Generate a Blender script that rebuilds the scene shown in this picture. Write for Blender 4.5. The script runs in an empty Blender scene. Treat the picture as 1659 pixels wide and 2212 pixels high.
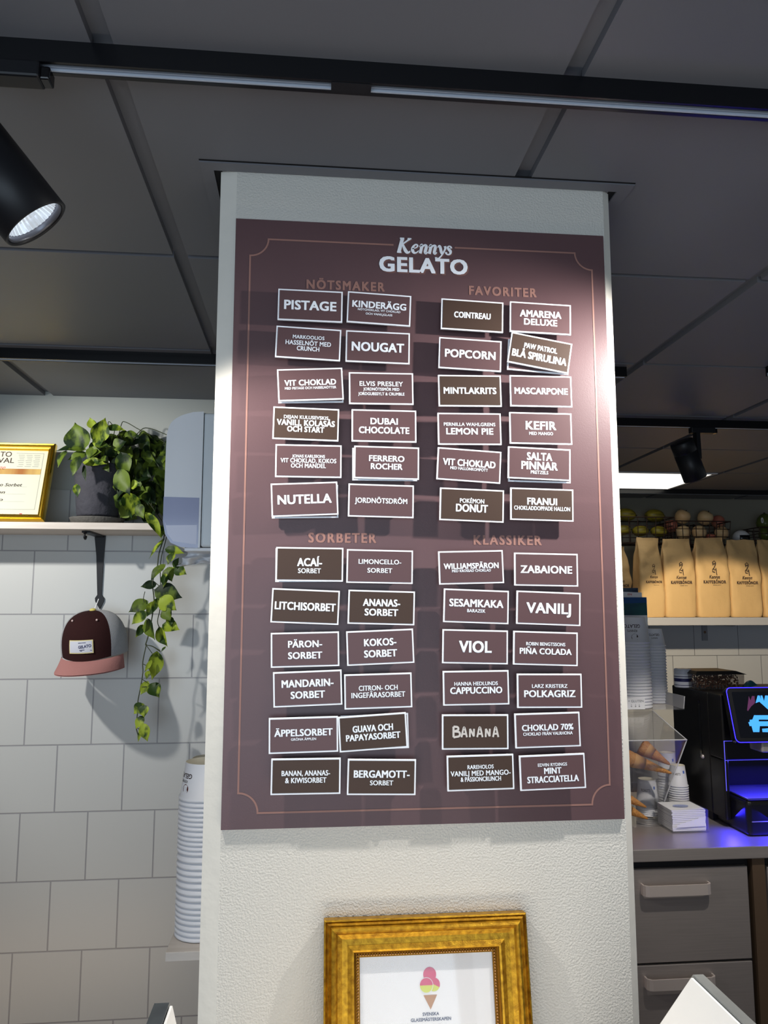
import bpy, math, random
from math import sin, cos, pi, radians, sqrt, atan2
from mathutils import Vector, Matrix, Euler, noise

random.seed(7)
S = bpy.context.scene
COL = S.collection

# ---------------------------------------------------------------- camera
CZ = 1.73                       # eye height
F, CX, CY = 1655.0, 829.5, 1106.0
YAW, PITCH = radians(5.55), radians(7.0)
cam = bpy.data.cameras.new('camera'); camo = bpy.data.objects.new('camera', cam); COL.objects.link(camo)
cam.sensor_width = 36; cam.sensor_fit = 'AUTO'; cam.lens = F / 2212 * 36
cam.clip_start = 0.02
camo.location = (0, 0, CZ); camo.rotation_euler = (pi / 2 + PITCH, 0, -YAW)
S.camera = camo
FW = Vector((sin(YAW) * cos(PITCH), cos(YAW) * cos(PITCH), sin(PITCH)))
RT = Vector((cos(YAW), -sin(YAW), 0)); UP = RT.cross(FW)

def at(x, y, Y):
    """point of the plane at depth Y that the photograph shows at pixel x, y"""
    r = FW * F + RT * (x - CX) + UP * (CY - y)
    r = r * (Y / r.y)
    return Vector((r.x, r.y, r.z + CZ))

S.view_settings.view_transform = 'Standard'; S.view_settings.look = 'None'
S.view_settings.gamma = 1; S.view_settings.use_curve_mapping = False
S.view_settings.exposure = 0.0

# ---------------------------------------------------------------- world and light
W = bpy.data.worlds.new('world'); S.world = W; W.use_nodes = True
bg = W.node_tree.nodes['Background']; bg.inputs[0].default_value = (0.86, 0.93, 1.0, 1); bg.inputs[1].default_value = 0.15

def light(name, kind, loc, target, energy, color, size=0.1, size_y=None, cone=None, blend=0.3):
    l = bpy.data.lights.new(name, kind); l.energy = energy; l.color = color
    if kind == 'AREA':
        l.shape = 'RECTANGLE'; l.size = size; l.size_y = size_y or size
    elif kind == 'SPOT':
        l.shadow_soft_size = size; l.spot_size = radians(cone); l.spot_blend = blend
    else:
        l.shadow_soft_size = size
    o = bpy.data.objects.new(name, l); COL.objects.link(o); o.location = loc
    d = Vector(target) - Vector(loc); o.rotation_euler = d.to_track_quat('-Z', 'Y').to_euler()
    return o

# assumed daylight from behind the camera, warm fills added low, and track lamp energies
light('assumed_daylight_fill', 'AREA', (-0.5, -1.5, 1.45), (0.3, 2.0, 1.80), 31, (0.69, 0.84, 1.0), 2.4, 1.5)  # assumed daylight fill
light('added_case_fill', 'AREA', (0.115, 0.72, 0.98), (0.115, 1.0, 1.9), 1.1, (1.0, 0.88, 0.72), 0.42, 0.12)  # added warm fill; no lamp is seen in the display case
light('warm_low_fill', 'AREA', (-1.1, 1.5, 0.35), (-0.9, 2.42, 0.8), 2.2, (1.0, 0.72, 0.46), 1.2, 0.3)  # added fill, stands in for warm light bounced off the floor
SPOT = dict(right_of_board=28, left_of_board=20, left_wall=36, bags=120, counter=46)  # lamp energies; all but the left board and bag lamps are assumed

# ---------------------------------------------------------------- materials
def lin(c):
    c = c / 255
    return c / 12.92 if c <= 0.04045 else ((c + 0.055) / 1.055) ** 2.4
def rgb(r, g, b): return (lin(r), lin(g), lin(b), 1)

MATS = {}
def mat(name, col, rough=0.6, metal=0.0, spec=0.5, bump=None, emit=None, trans=0.0, ior=1.45, var=None, alpha=1.0, coat=0.0):
    """bump = (scale, strength, detail); var = (scale, second colour, contrast, stretch)"""
    if name in MATS: return MATS[name]
    m = bpy.data.materials.new(name); m.use_nodes = True
    nt = m.node_tree; b = nt.nodes['Principled BSDF']
    b.inputs['Base Color'].default_value = col; b.inputs['Roughness'].default_value = rough
    b.inputs['Metallic'].default_value = metal; b.inputs['Specular IOR Level'].default_value = spec
    b.inputs['IOR'].default_value = ior
    if trans: b.inputs['Transmission Weight'].default_value = trans
    if alpha < 1: b.inputs['Alpha'].default_value = alpha
    if coat: b.inputs['Coat Weight'].default_value = coat; b.inputs['Coat Roughness'].default_value = 0.08
    if emit:
        b.inputs['Emission Color'].default_value = emit[0]; b.inputs['Emission Strength'].default_value = emit[1]
    if bump or var:
        tc = nt.nodes.new('ShaderNodeTexCoord')
    if bump:
        n = nt.nodes.new('ShaderNodeTexNoise'); n.inputs['Scale'].default_value = bump[0]; n.inputs['Detail'].default_value = bump[2]
        nt.links.new(tc.outputs['Object'], n.inputs['Vector'])
        bp = nt.nodes.new('ShaderNodeBump'); bp.inputs['Strength'].default_value = bump[1]; bp.inputs['Distance'].default_value = 0.01
        nt.links.new(n.outputs['Fac'], bp.inputs['Height']); nt.links.new(bp.outputs['Normal'], b.inputs['Normal'])
    if var:
        mp = nt.nodes.new('ShaderNodeMapping'); mp.inputs['Scale'].default_value = var[3] if len(var) > 3 else (1, 1, 1)
        nt.links.new(tc.outputs['Object'], mp.inputs['Vector'])
        n = nt.nodes.new('ShaderNodeTexNoise'); n.inputs['Scale'].default_value = var[0]; n.inputs['Detail'].default_value = 5
        nt.links.new(mp.outputs['Vector'], n.inputs['Vector'])
        r = nt.nodes.new('ShaderNodeValToRGB'); k = var[2]
        r.color_ramp.elements[0].position = 0.5 - k; r.color_ramp.elements[1].position = 0.5 + k
        r.color_ramp.elements[0].color = col; r.color_ramp.elements[1].color = var[1]
        nt.links.new(n.outputs['Fac'], r.inputs['Fac']); nt.links.new(r.outputs['Color'], b.inputs['Base Color'])
    MATS[name] = m
    return m

def tile_mat(name, col, col2, grout, w, h, x0, z0, off, rough=0.25):
    """glazed tiles laid in running bond on a wall that faces -Y"""
    m = bpy.data.materials.new(name); m.use_nodes = True; nt = m.node_tree; b = nt.nodes['Principled BSDF']
    g = nt.nodes.new('ShaderNodeNewGeometry'); sp = nt.nodes.new('ShaderNodeSeparateXYZ'); cb = nt.nodes.new('ShaderNodeCombineXYZ')
    nt.links.new(g.outputs['Position'], sp.inputs[0])
    for i, (ax, o_) in enumerate((('X', x0), ('Z', z0))):
        a = nt.nodes.new('ShaderNodeMath'); a.operation = 'SUBTRACT'; a.inputs[1].default_value = o_
        nt.links.new(sp.outputs[ax], a.inputs[0]); nt.links.new(a.outputs[0], cb.inputs[i])
    br = nt.nodes.new('ShaderNodeTexBrick'); nt.links.new(cb.outputs[0], br.inputs['Vector'])
    br.offset = off; br.offset_frequency = 2; br.squash = 1
    br.inputs['Scale'].default_value = 1; br.inputs['Brick Width'].default_value = w; br.inputs['Row Height'].default_value = h
    br.inputs['Mortar Size'].default_value = 0.0020; br.inputs['Mortar Smooth'].default_value = 0.3; br.inputs['Bias'].default_value = -0.5
    br.inputs['Color1'].default_value = col; br.inputs['Color2'].default_value = col2; br.inputs['Mortar'].default_value = grout
    nt.links.new(br.outputs['Color'], b.inputs['Base Color'])
    bp = nt.nodes.new('ShaderNodeBump'); bp.invert = True; bp.inputs['Strength'].default_value = 0.6; bp.inputs['Distance'].default_value = 0.004
    nt.links.new(br.outputs['Fac'], bp.inputs['Height']); nt.links.new(bp.outputs['Normal'], b.inputs['Normal'])
    b.inputs['Roughness'].default_value = rough
    MATS[name] = m
    return m

M_PLASTER = mat('plaster', rgb(212, 209, 201), 0.75, bump=(340, 0.28, 2), spec=0.3)
M_SMOOTH = mat('smooth_plaster', rgb(226, 222, 212), 0.6, bump=(40, 0.12, 3), spec=0.3)
M_PAINT = mat('wall_paint', rgb(180, 184, 179), 0.7)
M_CEIL = mat('ceiling_panel', rgb(118, 119, 125), 0.5, spec=0.4)
M_CEILGAP = mat('ceiling_channel', rgb(118, 119, 125), 0.6)
M_FLOOR = mat('floor_wood', rgb(120, 92, 66), 0.45, var=(3, rgb(96, 68, 46), 0.2, (1, 8, 1)))
M_BLACK = mat('black_metal', rgb(22, 23, 27), 0.42, spec=0.4)
M_TRACK = mat('black_track', rgb(14, 15, 19), 0.3)
M_COPPER = mat('track_conductor', rgb(205, 214, 228), 0.3)
M_STEEL = mat('brushed_steel', rgb(190, 181, 176), 0.36, metal=0.6, var=(6, rgb(176, 168, 163), 0.3, (1, 1, 30)))
M_STEELD = mat('dark_steel', rgb(128, 106, 86), 0.38, metal=0.6)
M_WHITE = mat('white_plastic', rgb(240, 241, 244), 0.22)
M_PAPER = mat('white_paper', rgb(238, 238, 240), 0.7)
M_CUP = mat('paper_cup', rgb(234, 234, 238), 0.5)
M_CUPIN = mat('paper_cup_inside', rgb(235, 228, 208), 0.6)
M_BOARD = mat('board_brown', rgb(94, 70, 73), 0.38, spec=0.55, bump=(700, 0.03, 2))
M_CARDA = mat('card_mauve', rgb(92, 68, 70), 0.42, spec=0.45)
M_CARDB = mat('card_olive', rgb(68, 51, 42), 0.5, spec=0.4)
M_LETTER = mat('white_print', rgb(243, 248, 255), 0.45)
M_ROSE = mat('rose_print', rgb(152, 112, 102), 0.5)
M_SHADOWPRINT = mat('brown_print', rgb(120, 86, 82), 0.5)
M_CHALK = mat('silver_marker', rgb(205, 200, 195), 0.45)
M_MAGNET = mat('magnet_black', rgb(20, 20, 22), 0.5)
M_GOLD = mat('aged_gold', rgb(214, 168, 50), 0.46, metal=0.85, bump=(500, 0.08, 2), var=(130, rgb(140, 98, 28), 0.25, (1, 1, 1)))
M_GOLDB = mat('bright_gold', rgb(245, 205, 75), 0.2, metal=1.0)
M_GOLDD = mat('dark_gold', rgb(120, 80, 25), 0.3, metal=1.0)
M_BEAD = mat('bead_bronze', rgb(190, 145, 95), 0.3, metal=0.9)
def clear(name, tint, haze, rough=0.04):
    """thin clear sheet: light passes straight through, a little is reflected"""
    m = bpy.data.materials.new(name); m.use_nodes = True; nt = m.node_tree; nt.nodes.remove(nt.nodes['Principled BSDF'])
    out = nt.nodes['Material Output']; t = nt.nodes.new('ShaderNodeBsdfTransparent'); g = nt.nodes.new('ShaderNodeBsdfGlossy'); d = nt.nodes.new('ShaderNodeBsdfDiffuse')
    t.inputs[0].default_value = tint; g.inputs[0].default_value = (1, 1, 1, 1); g.inputs['Roughness'].default_value = rough; d.inputs[0].default_value = (.8, .8, .82, 1)
    lw_ = nt.nodes.new('ShaderNodeLayerWeight'); lw_.inputs[0].default_value = .5; pw_ = nt.nodes.new('ShaderNodeMath'); pw_.operation = 'POWER'; pw_.inputs[1].default_value = 4; nt.links.new(lw_.outputs['Facing'], pw_.inputs[0])
    fr_ = nt.nodes.new('ShaderNodeMath'); fr_.operation = 'MULTIPLY_ADD'; fr_.inputs[1].default_value = .6; fr_.inputs[2].default_value = .03; nt.links.new(pw_.outputs[0], fr_.inputs[0]); m1 = nt.nodes.new('ShaderNodeMixShader'); m2 = nt.nodes.new('ShaderNodeMixShader'); m2.inputs[0].default_value = haze
    nt.links.new(fr_.outputs[0], m1.inputs[0]); nt.links.new(t.outputs[0], m1.inputs[1]); nt.links.new(g.outputs[0], m1.inputs[2])
    nt.links.new(m1.outputs[0], m2.inputs[1]); nt.links.new(d.outputs[0], m2.inputs[2]); nt.links.new(m2.outputs[0], out.inputs['Surface'])
    MATS[name] = m; return m
M_GLASS = clear('clear_acrylic', (.97, .97, .97, 1), .03)
M_WOODW = mat('whitewashed_wood', rgb(222, 214, 206), 0.6, var=(5, rgb(200, 190, 180), 0.3, (2, 14, 14)))
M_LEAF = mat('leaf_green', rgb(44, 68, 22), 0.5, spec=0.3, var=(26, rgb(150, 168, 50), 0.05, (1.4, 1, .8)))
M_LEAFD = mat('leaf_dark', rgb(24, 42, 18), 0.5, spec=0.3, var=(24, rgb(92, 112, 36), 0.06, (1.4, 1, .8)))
M_STEM = mat('stem_green', rgb(58, 66, 40), 0.6)
M_POT = mat('grey_stoneware', rgb(74, 74, 82), 0.85, bump=(60, 0.4, 4), var=(9, rgb(54, 54, 62), 0.3))
M_SOIL = mat('soil', rgb(40, 30, 24), 0.95)
M_KRAFT = mat('kraft_paper', rgb(212, 176, 124), 0.65, spec=0.3, bump=(22, 0.5, 4))
M_INK = mat('dark_ink', rgb(66, 50, 44), 0.6)
M_NAVY = mat('navy_ink', rgb(28, 30, 84), 0.5)
M_TEXTILE = mat('brown_textile', rgb(52, 30, 30), 0.9, bump=(900, 0.3, 2), spec=0.1)
M_PINK = mat('pink_textile', rgb(178, 126, 122), 0.85, bump=(900, 0.3, 2), spec=0.1)
M_MESH = mat('grey_mesh', rgb(186, 188, 192), 0.9, bump=(700, 0.6, 1), spec=0.1)
M_WIRE = mat('rusty_wire', rgb(58, 40, 34), 0.5, metal=0.4)
M_CONE = mat('wafer', rgb(205, 150, 84), 0.6, bump=(160, 0.5, 1), var=(30, rgb(172, 112, 52), 0.3))
M_BLUE = mat('blue_led', (0.05, 0.05, 1, 1), 0.4, emit=((0.035, 0.02, 1.0, 1), 2.0))
M_GLOSSBLK = mat('gloss_black', rgb(12, 12, 15), 0.12, spec=0.5)
M_DKSIDE = mat('machine_side', rgb(19, 18, 18), 0.36, spec=0.35)

# ---------------------------------------------------------------- mesh building
class MB:
    def __init__(s): s.v = []; s.f = []; s.m = []; s.sm = []
    def add(s, vs, fs, mi=0, smooth=False):
        n = len(s.v); s.v += [Vector(p) for p in vs]
        for f in fs: s.f.append(tuple(i + n for i in f)); s.m.append(mi); s.sm.append(smooth)
        return s
    def box(s, lo, hi, mi=0, mtx=None):
        x0, y0, z0 = lo; x1, y1, z1 = hi
        vs = [(x0, y0, z0), (x1, y0, z0), (x1, y1, z0), (x0, y1, z0), (x0, y0, z1), (x1, y0, z1), (x1, y1, z1), (x0, y1, z1)]
        if mtx: vs = [mtx @ Vector(p) for p in vs]
        return s.add(vs, [(0, 3, 2, 1), (4, 5, 6, 7), (0, 1, 5, 4), (1, 2, 6, 5), (2, 3, 7, 6), (3, 0, 4, 7)], mi)
    def prism(s, poly, d, mi=0, smooth=False):
        """poly = 3-D outline, d = extrusion vector"""
        n = len(poly); d = Vector(d); a = [Vector(p) for p in poly]; b = [p + d for p in a]
        s.add(a + b, [tuple(range(n))[::-1], tuple(range(n, 2 * n))], mi)
        return s.add(a + b, [(i, (i + 1) % n, n + (i + 1) % n, n + i) for i in range(n)], mi, smooth)
    def lathe(s, prof, seg=32, mtx=None, mi=0, smooth=True, a0=0, a1=2 * pi):
        """prof = [(r, z)...] turned about local z"""
        full = abs(a1 - a0 - 2 * pi) < 1e-6; n = seg if full else seg + 1
        vs = []
        for r, z in prof:
            for k in range(n):
                a = a0 + (a1 - a0) * k / seg; vs.append(Vector((r * cos(a), r * sin(a), z)))
        if mtx: vs = [mtx @ p for p in vs]
        fs = []
        for i in range(len(prof) - 1):
            for k in range(seg):
                k2 = (k + 1) % n; fs.append((i * n + k, i * n + k2, (i + 1) * n + k2, (i + 1) * n + k))
        return s.add(vs, fs, mi, smooth)
    def tube(s, pts, r, seg=8, mi=0, cap=True):
        pts = [Vector(p) for p in pts]; rr = r if isinstance(r, (list, tuple)) else [r] * len(pts)
        vs = []; pu = None
        for i, p in enumerate(pts):
            t = (pts[min(i + 1, len(pts) - 1)] - pts[max(i - 1, 0)]).normalized()
            u = t.cross(Vector((0, 0, 1))) if pu is None else (pu - t * pu.dot(t))
            if u.length < 1e-5: u = t.cross(Vector((1, 0, 0)))
            u.normalize(); pu = u; w = t.cross(u)
            vs += [p + (u * cos(2 * pi * k / seg) + w * sin(2 * pi * k / seg)) * rr[i] for k in range(seg)]
        fs = [(i * seg + k, i * seg + (k + 1) % seg, (i + 1) * seg + (k + 1) % seg, (i + 1) * seg + k) for i in range(len(pts) - 1) for k in range(seg)]
        s.add(vs, fs, mi, True)
        if cap:
            n = len(vs); s.add(vs[:seg], [tuple(range(seg))[::-1]], mi); s.add(vs[n - seg:], [tuple(range(seg))], mi)
        return s
    def ball(s, c, r, seg=24, mi=0, mtx=None):
        sc = r if isinstance(r, (tuple, list)) else (r, r, r); n = seg // 2
        prof = [(sin(pi * i / n), -cos(pi * i / n)) for i in range(n + 1)]
        m = Matrix.Translation(Vector(c)) @ (mtx or Matrix()) @ Matrix.Diagonal((*sc, 1))
        return s.lathe(prof, seg, m, mi)
    def grid(s, fn, nu, nv, mi=0, smooth=True):
        vs = [fn(i / nu, j / nv) for j in range(nv + 1) for i in range(nu + 1)]
        fs = [(j * (nu + 1) + i, j * (nu + 1) + i + 1, (j + 1) * (nu + 1) + i + 1, (j + 1) * (nu + 1) + i) for j in range(nv) for i in range(nu)]
        return s.add(vs, fs, mi, smooth)
    def build(s, name, mats, parent=None, world=True, bevel=0, seg=2):
        """world = the vertices are world coordinates; otherwise they are the parent's own"""
        me = bpy.data.meshes.new(name); vs = s.v
        if parent is not None and world:
            inv = rootm(parent).inverted(); vs = [inv @ p for p in vs]
        me.from_pydata([tuple(p) for p in vs], [], s.f)
        for m in (mats if isinstance(mats, (list, tuple)) else [mats]): me.materials.append(m)
        for p, mi, sm in zip(me.polygons, s.m, s.sm): p.material_index = mi; p.use_smooth = sm
        me.validate()
        o = bpy.data.objects.new(name, me); COL.objects.link(o)
        if parent is not None: o.parent = parent
        if bevel:
            b = o.modifiers.new('bevel', 'BEVEL'); b.width = bevel; b.segments = seg; b.limit_method = 'ANGLE'; b.angle_limit = radians(40)
        return o

def rootm(o):
    m = Matrix.LocRotScale(o.location, o.rotation_euler, None)
    return (rootm(o.parent) @ m) if o.parent else m

def tag(o, label, cat, group=None, kind=None):
    if label: o['label'] = label
    if cat: o['category'] = cat
    if group: o['group'] = group
    if kind: o['kind'] = kind
    return o
def thing(name, label, cat, loc=(0, 0, 0), rot=(0, 0, 0), group=None):
    o = bpy.data.objects.new(name, None); COL.objects.link(o); o.empty_display_size = 0.05
    o.location = loc; o.rotation_euler = rot
    return tag(o, label, cat, group)
def struct(o): o['kind'] = 'structure'; return o
def copy_thing(root, loc, label, group=None, rot=None):
    r = root.copy(); COL.objects.link(r); r.location = loc
    if rot is not None: r.rotation_euler = rot
    if label: r['label'] = label
    if group: r['group'] = group
    for ch in list(root.children):
        c = ch.copy(); COL.objects.link(c); c.parent = r
        for g in list(ch.children):
            d = g.copy(); COL.objects.link(d); d.parent = c
    return r

# ---------------------------------------------------------------- lettering
_T = {}
def glyphs(txt, bold, shear=0.0, space=1.0):
    key = (txt, bold, shear, space)
    if key not in _T:
        cu = bpy.data.curves.new('lettering', 'FONT'); cu.body = txt; cu.size = 1; cu.offset = bold; cu.shear = shear
        cu.resolution_u = 3; cu.space_character = space; cu.align_x = 'LEFT'
        o = bpy.data.objects.new('lettering', cu); me = o.to_mesh()
        _T[key] = ([(v.co.x, v.co.y) for v in me.vertices], [tuple(p.vertices) for p in me.polygons])
        o.to_mesh_clear(); bpy.data.objects.remove(o); bpy.data.curves.remove(cu)
    return _T[key]
def cap_of(bold, shear=0.0):
    v, _ = glyphs('H', bold, shear); return max(p[1] for p in v), min(p[1] for p in v)
def text2d(txt, width, cap, bold=0.02, shear=0.0, space=1.0):
    """flat lettering centred on 0,0: given overall width and capital height"""
    v, f = glyphs(txt, bold, shear, space); hi, lo = cap_of(bold)
    x0 = min(p[0] for p in v); x1 = max(p[0] for p in v); sx = width / (x1 - x0); sy = cap / (hi - lo)
    return [((p[0] - (x0 + x1) / 2) * sx, (p[1] - (hi + lo) / 2) * sy) for p in v], f
def put_text(mb, txt, c, width, cap, bold=0.02, shear=0.0, space=1.0, ux=(1, 0, 0), uz=(0, 0, 1), mi=0, heavy=0.0):
    heavy += bold * 1.45; v, f = text2d(txt, width, cap, 0, shear, space); c = Vector(c); ux = Vector(ux); uz = Vector(uz)
    if heavy:       # a heavier weight: the same letters struck twice, a little apart
        n = ux.cross(uz).normalized(); h = heavy * cap
        for i, (p, q) in enumerate(((-h, -h * .6), (h, -h * .6), (-h, h * .6), (h, h * .6))):
            mb.add([c + n * (i * .00007) + ux * (a * (1 - 2 * h / width) + p) + uz * (b * (1 - 1.2 * heavy) + q) for a, b in v], f, mi)
        return mb
    return mb.add([c + ux * a + uz * b for a, b in v], f, mi)
def put_text_px(mb, txt, x0, x1, y, cap_px, Y, **k):
    """lettering on a wall-parallel plane at depth Y between two columns of the photograph"""
    a, b = at(x0, y, Y), at(x1, y, Y); return put_text(mb, txt, (a + b) / 2, (b - a).x, cap_px / F * Y, **k)
_R = [0]
def ribbon(mb, pts, w, c, s=1.0, ux=(1, 0, 0), uz=(0, 0, 1), mi=0):
    """a pen stroke through 2-D points with a width per point"""
    P = [Vector((p[0], p[1])) for p in pts]; c = Vector(c); ux = Vector(ux); uz = Vector(uz)
    ww = w if isinstance(w, (list, tuple)) else [w] * len(P); vs = []
    _R[0] = (_R[0] + 1) % 16; c = c + ux.cross(uz).normalized() * (.000012 * _R[0])   # crossing strokes lie on one another
    for i, p in enumerate(P):
        t = P[min(i + 1, len(P) - 1)] - P[max(i - 1, 0)]; t.normalize(); n = Vector((-t.y, t.x))
        for q in (p + n * ww[i] / 2, p - n * ww[i] / 2): vs.append(c + ux * q.x * s + uz * q.y * s)
    return mb.add(vs, [(2 * i, 2 * i + 1, 2 * i + 3, 2 * i + 2) for i in range(len(P) - 1)], mi)
def smooth_path(pts, n=6):
    """Catmull-Rom through the points"""
    P = [Vector(p) for p in pts]; P = [2 * P[0] - P[1]] + P + [2 * P[-1] - P[-2]]; out = []
    for i in range(1, len(P) - 2):
        for k in range(n):
            t = k / n; a, b, c, d = P[i - 1], P[i], P[i + 1], P[i + 2]
            out.append(0.5 * ((2 * b) + (c - a) * t + (2 * a - 5 * b + 4 * c - d) * t * t + (3 * b - a - 3 * c + d) * t ** 3))
    return out + [P[-2]]
def disc_pts(cx, cz, r, n=24, rz=None): return [(cx + r * cos(2 * pi * k / n), cz + (rz or r) * sin(2 * pi * k / n)) for k in range(n)]
def flat(mb, pts2, y, mi=0): return mb.add([(p[0], y, p[1]) for p in pts2], [tuple(range(len(pts2)))], mi)

# ================================================================ SETTING
H = CZ + 0.652                 # ceiling
YP, YPB = 1.10, 1.78           # pillar front and back
XL, XLI, XRI, XR = -0.1400, -0.1155, 0.4535, 0.4665
YL, YR = 2.42, 4.44            # tiled wall on the left, tiled wall far right
ZCE = CZ - 0.85
XJ = 0.40                      # jog between the two, hidden by the pillar

struct(MB().box((-3.2, -1.2, -0.05), (4.2, 4.6, 0)).build('floor', M_FLOOR))
# ceiling: panels with open channels between them
mb = MB(); mb.box((-3.2, -0.6, H + 0.013), (4.2, 4.6, H + 0.05), 1)
PX, PY, GX, GY, Y00 = 0.5665, 0.5375, 0.026, 0.013, 0.862
for i in range(-5, 8):
    for j in range(-2, 8):
        x0 = -0.248 + PX * i + GX / 2; x1 = x0 + PX - GX; y0 = Y00 + PY * j + GY / 2; y1 = y0 + PY - GY
        if x1 < -3.1 or x0 > 4.1 or y0 > 4.5: continue
        x0, x1, y1 = max(x0, -3.2), min(x1, 4.2), min(y1, 4.6)
        mb.box((x0, y0, H), (x1, y1, H + 0.013))
struct(mb.build('ceiling', [M_CEIL, M_CEILGAP]))
# painted wall above, tiles below
TL_TOP = at(130, 1059, YL).z
M_TILEL = tile_mat('tiles_left', rgb(200, 202, 200), rgb(193, 195, 193), rgb(156, 156, 160), 0.1915, 0.1915, at(140, 1330, YL).x, at(130, 1327, YL).z - 0.1915 * 10, 0.5, 0.28)
TR_TOP = at(1500, 1340, YR).z + 0.1
M_TILER = tile_mat('tiles_right', rgb(196, 198, 204), rgb(190, 192, 198), rgb(120, 122, 130), 0.2765, 0.2765, at(1501, 1440, YR).x, at(1500, 1416, YR).z - 0.2765 * 9, 0.5, 0.3)
struct(MB().box((-3.2, YL, TL_TOP), (XJ, YL + 0.1, H + 0.02)).box((-3.2, YL - 0.006, 0), (XJ, YL + 0.1, TL_TOP), 1).build('wall_left', [M_PAINT, M_TILEL]))
struct(MB().box((XJ - 0.1, YL + 0.1, 0), (XJ, YR, H + 0.02)).build('wall_middle', M_PAINT))
struct(MB().box((XJ - 0.1, YR, TR_TOP), (4.2, YR + 0.1, H + 0.02)).box((XJ - 0.1, YR - 0.006, 0), (4.2, YR + 0.1, TR_TOP), 1).build('wall_right', [mat('olive_grey_paint', rgb(142, 138, 124), .8), M_TILER]))
# pillar: rough plaster front between smoother, slightly splayed corner strips
mb = MB()
zt = H + 0.012
prof = [(XLI, YP), (XRI, YP), (XR, YP + 0.010), (XR, YPB), (XL, YPB), (XL, YP + 0.006)]
for k in range(len(prof)):
    a, b = prof[k], prof[(k + 1) % len(prof)]
    mb.add([(a[0], a[1], 0), (b[0], b[1], 0), (b[0], b[1], zt), (a[0], a[1], zt)], [(0, 1, 2, 3)], 0 if k == 0 else 1)
mb.add([(p[0], p[1], zt) for p in prof], [tuple(range(6))], 1)
pillar = struct(mb.build('wall_pillar', [M_PLASTER, M_SMOOTH]))
# dark trim round the pillar head; black strips stand for shade in its gaps
mb = MB()
mb.box((-0.169, 1.078, H - 0.003), (0.497, 1.0985, H + 0.001))
mb.box((-0.169, 1.0985, H - 0.003), (-0.150, YPB + 0.03, H + 0.001))
mb.box((0.476, 1.0985, H - 0.003), (0.497, YPB + 0.03, H + 0.001))
mb.box((-0.169, 1.0750, H - 0.0006), (0.497, 1.078, H + 0.001), 1)
mb.box((-0.150, 1.0985, H - 0.0006), (XL + 0.002, YPB, H + 0.001), 1); mb.box((XR - 0.002, 1.0985, H - 0.0006), (0.476, YPB, H + 0.001), 1)
struct(mb.build('trim_1', [M_CEIL, mat('shadow_gap', rgb(18, 19, 22), .9)]))

# ---------------------------------------------------------------- lighting tracks
def track(label, x0, x1, y0, joint=None, gap=None):
    r = thing('lighting_track', label, 'track', (0, y0, H)); t, w = 0.0275, 0.0245
    mb = MB(); mb.box((x0, y0, H - 0.006), (x1, y0 + w, H)); mb.box((x0, y0, H - t), (x1, y0 + 0.0035, H - 0.006)); mb.box((x0, y0 + w - 0.0055, H - t), (x1, y0 + w, H - 0.006))
    mb.build('channel', M_TRACK, r)
    mb = MB()
    segs = [(x0, gap[0]), (gap[1], x1)] if gap else [(x0, x1)]
    for a, b in segs:
        mb.box((a, y0 + w - 0.0080, H - 0.0265), (b, y0 + w - 0.0056, H - 0.0235)); mb.box((a, y0 + w - 0.0095, H - 0.0225), (b, y0 + w - 0.0056, H - 0.0195))
    mb.build('conductor', M_COPPER, r)
    if gap: MB().box((gap[0], y0 + 0.002, H - t - 0.001), (gap[1], y0 + w - 0.004, H - 0.008)).build('connector', M_BLACK, r)
    return r
Y1 = 0.849
track('black ceiling track across the top of the picture, in front of the board', -1.2, 2.4, Y1, gap=(at(716, 190, Y1).x, at(803, 195, Y1).x))
Y2 = 1.965
track('black ceiling track behind the pillar, above the potted plant', -3.0, 0.86, Y2)
Y3 = 2.52
track('black ceiling track holding the lamp above the coffee bags', 0.6, 4.1, Y3)
Y4 = at(1400, 1056, 1).z; Y4 = 0.652 / (Y4 - CZ)
track('farthest black ceiling track, behind the square light panel', 0.5, 4.1, Y4 - 0.01)

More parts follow.
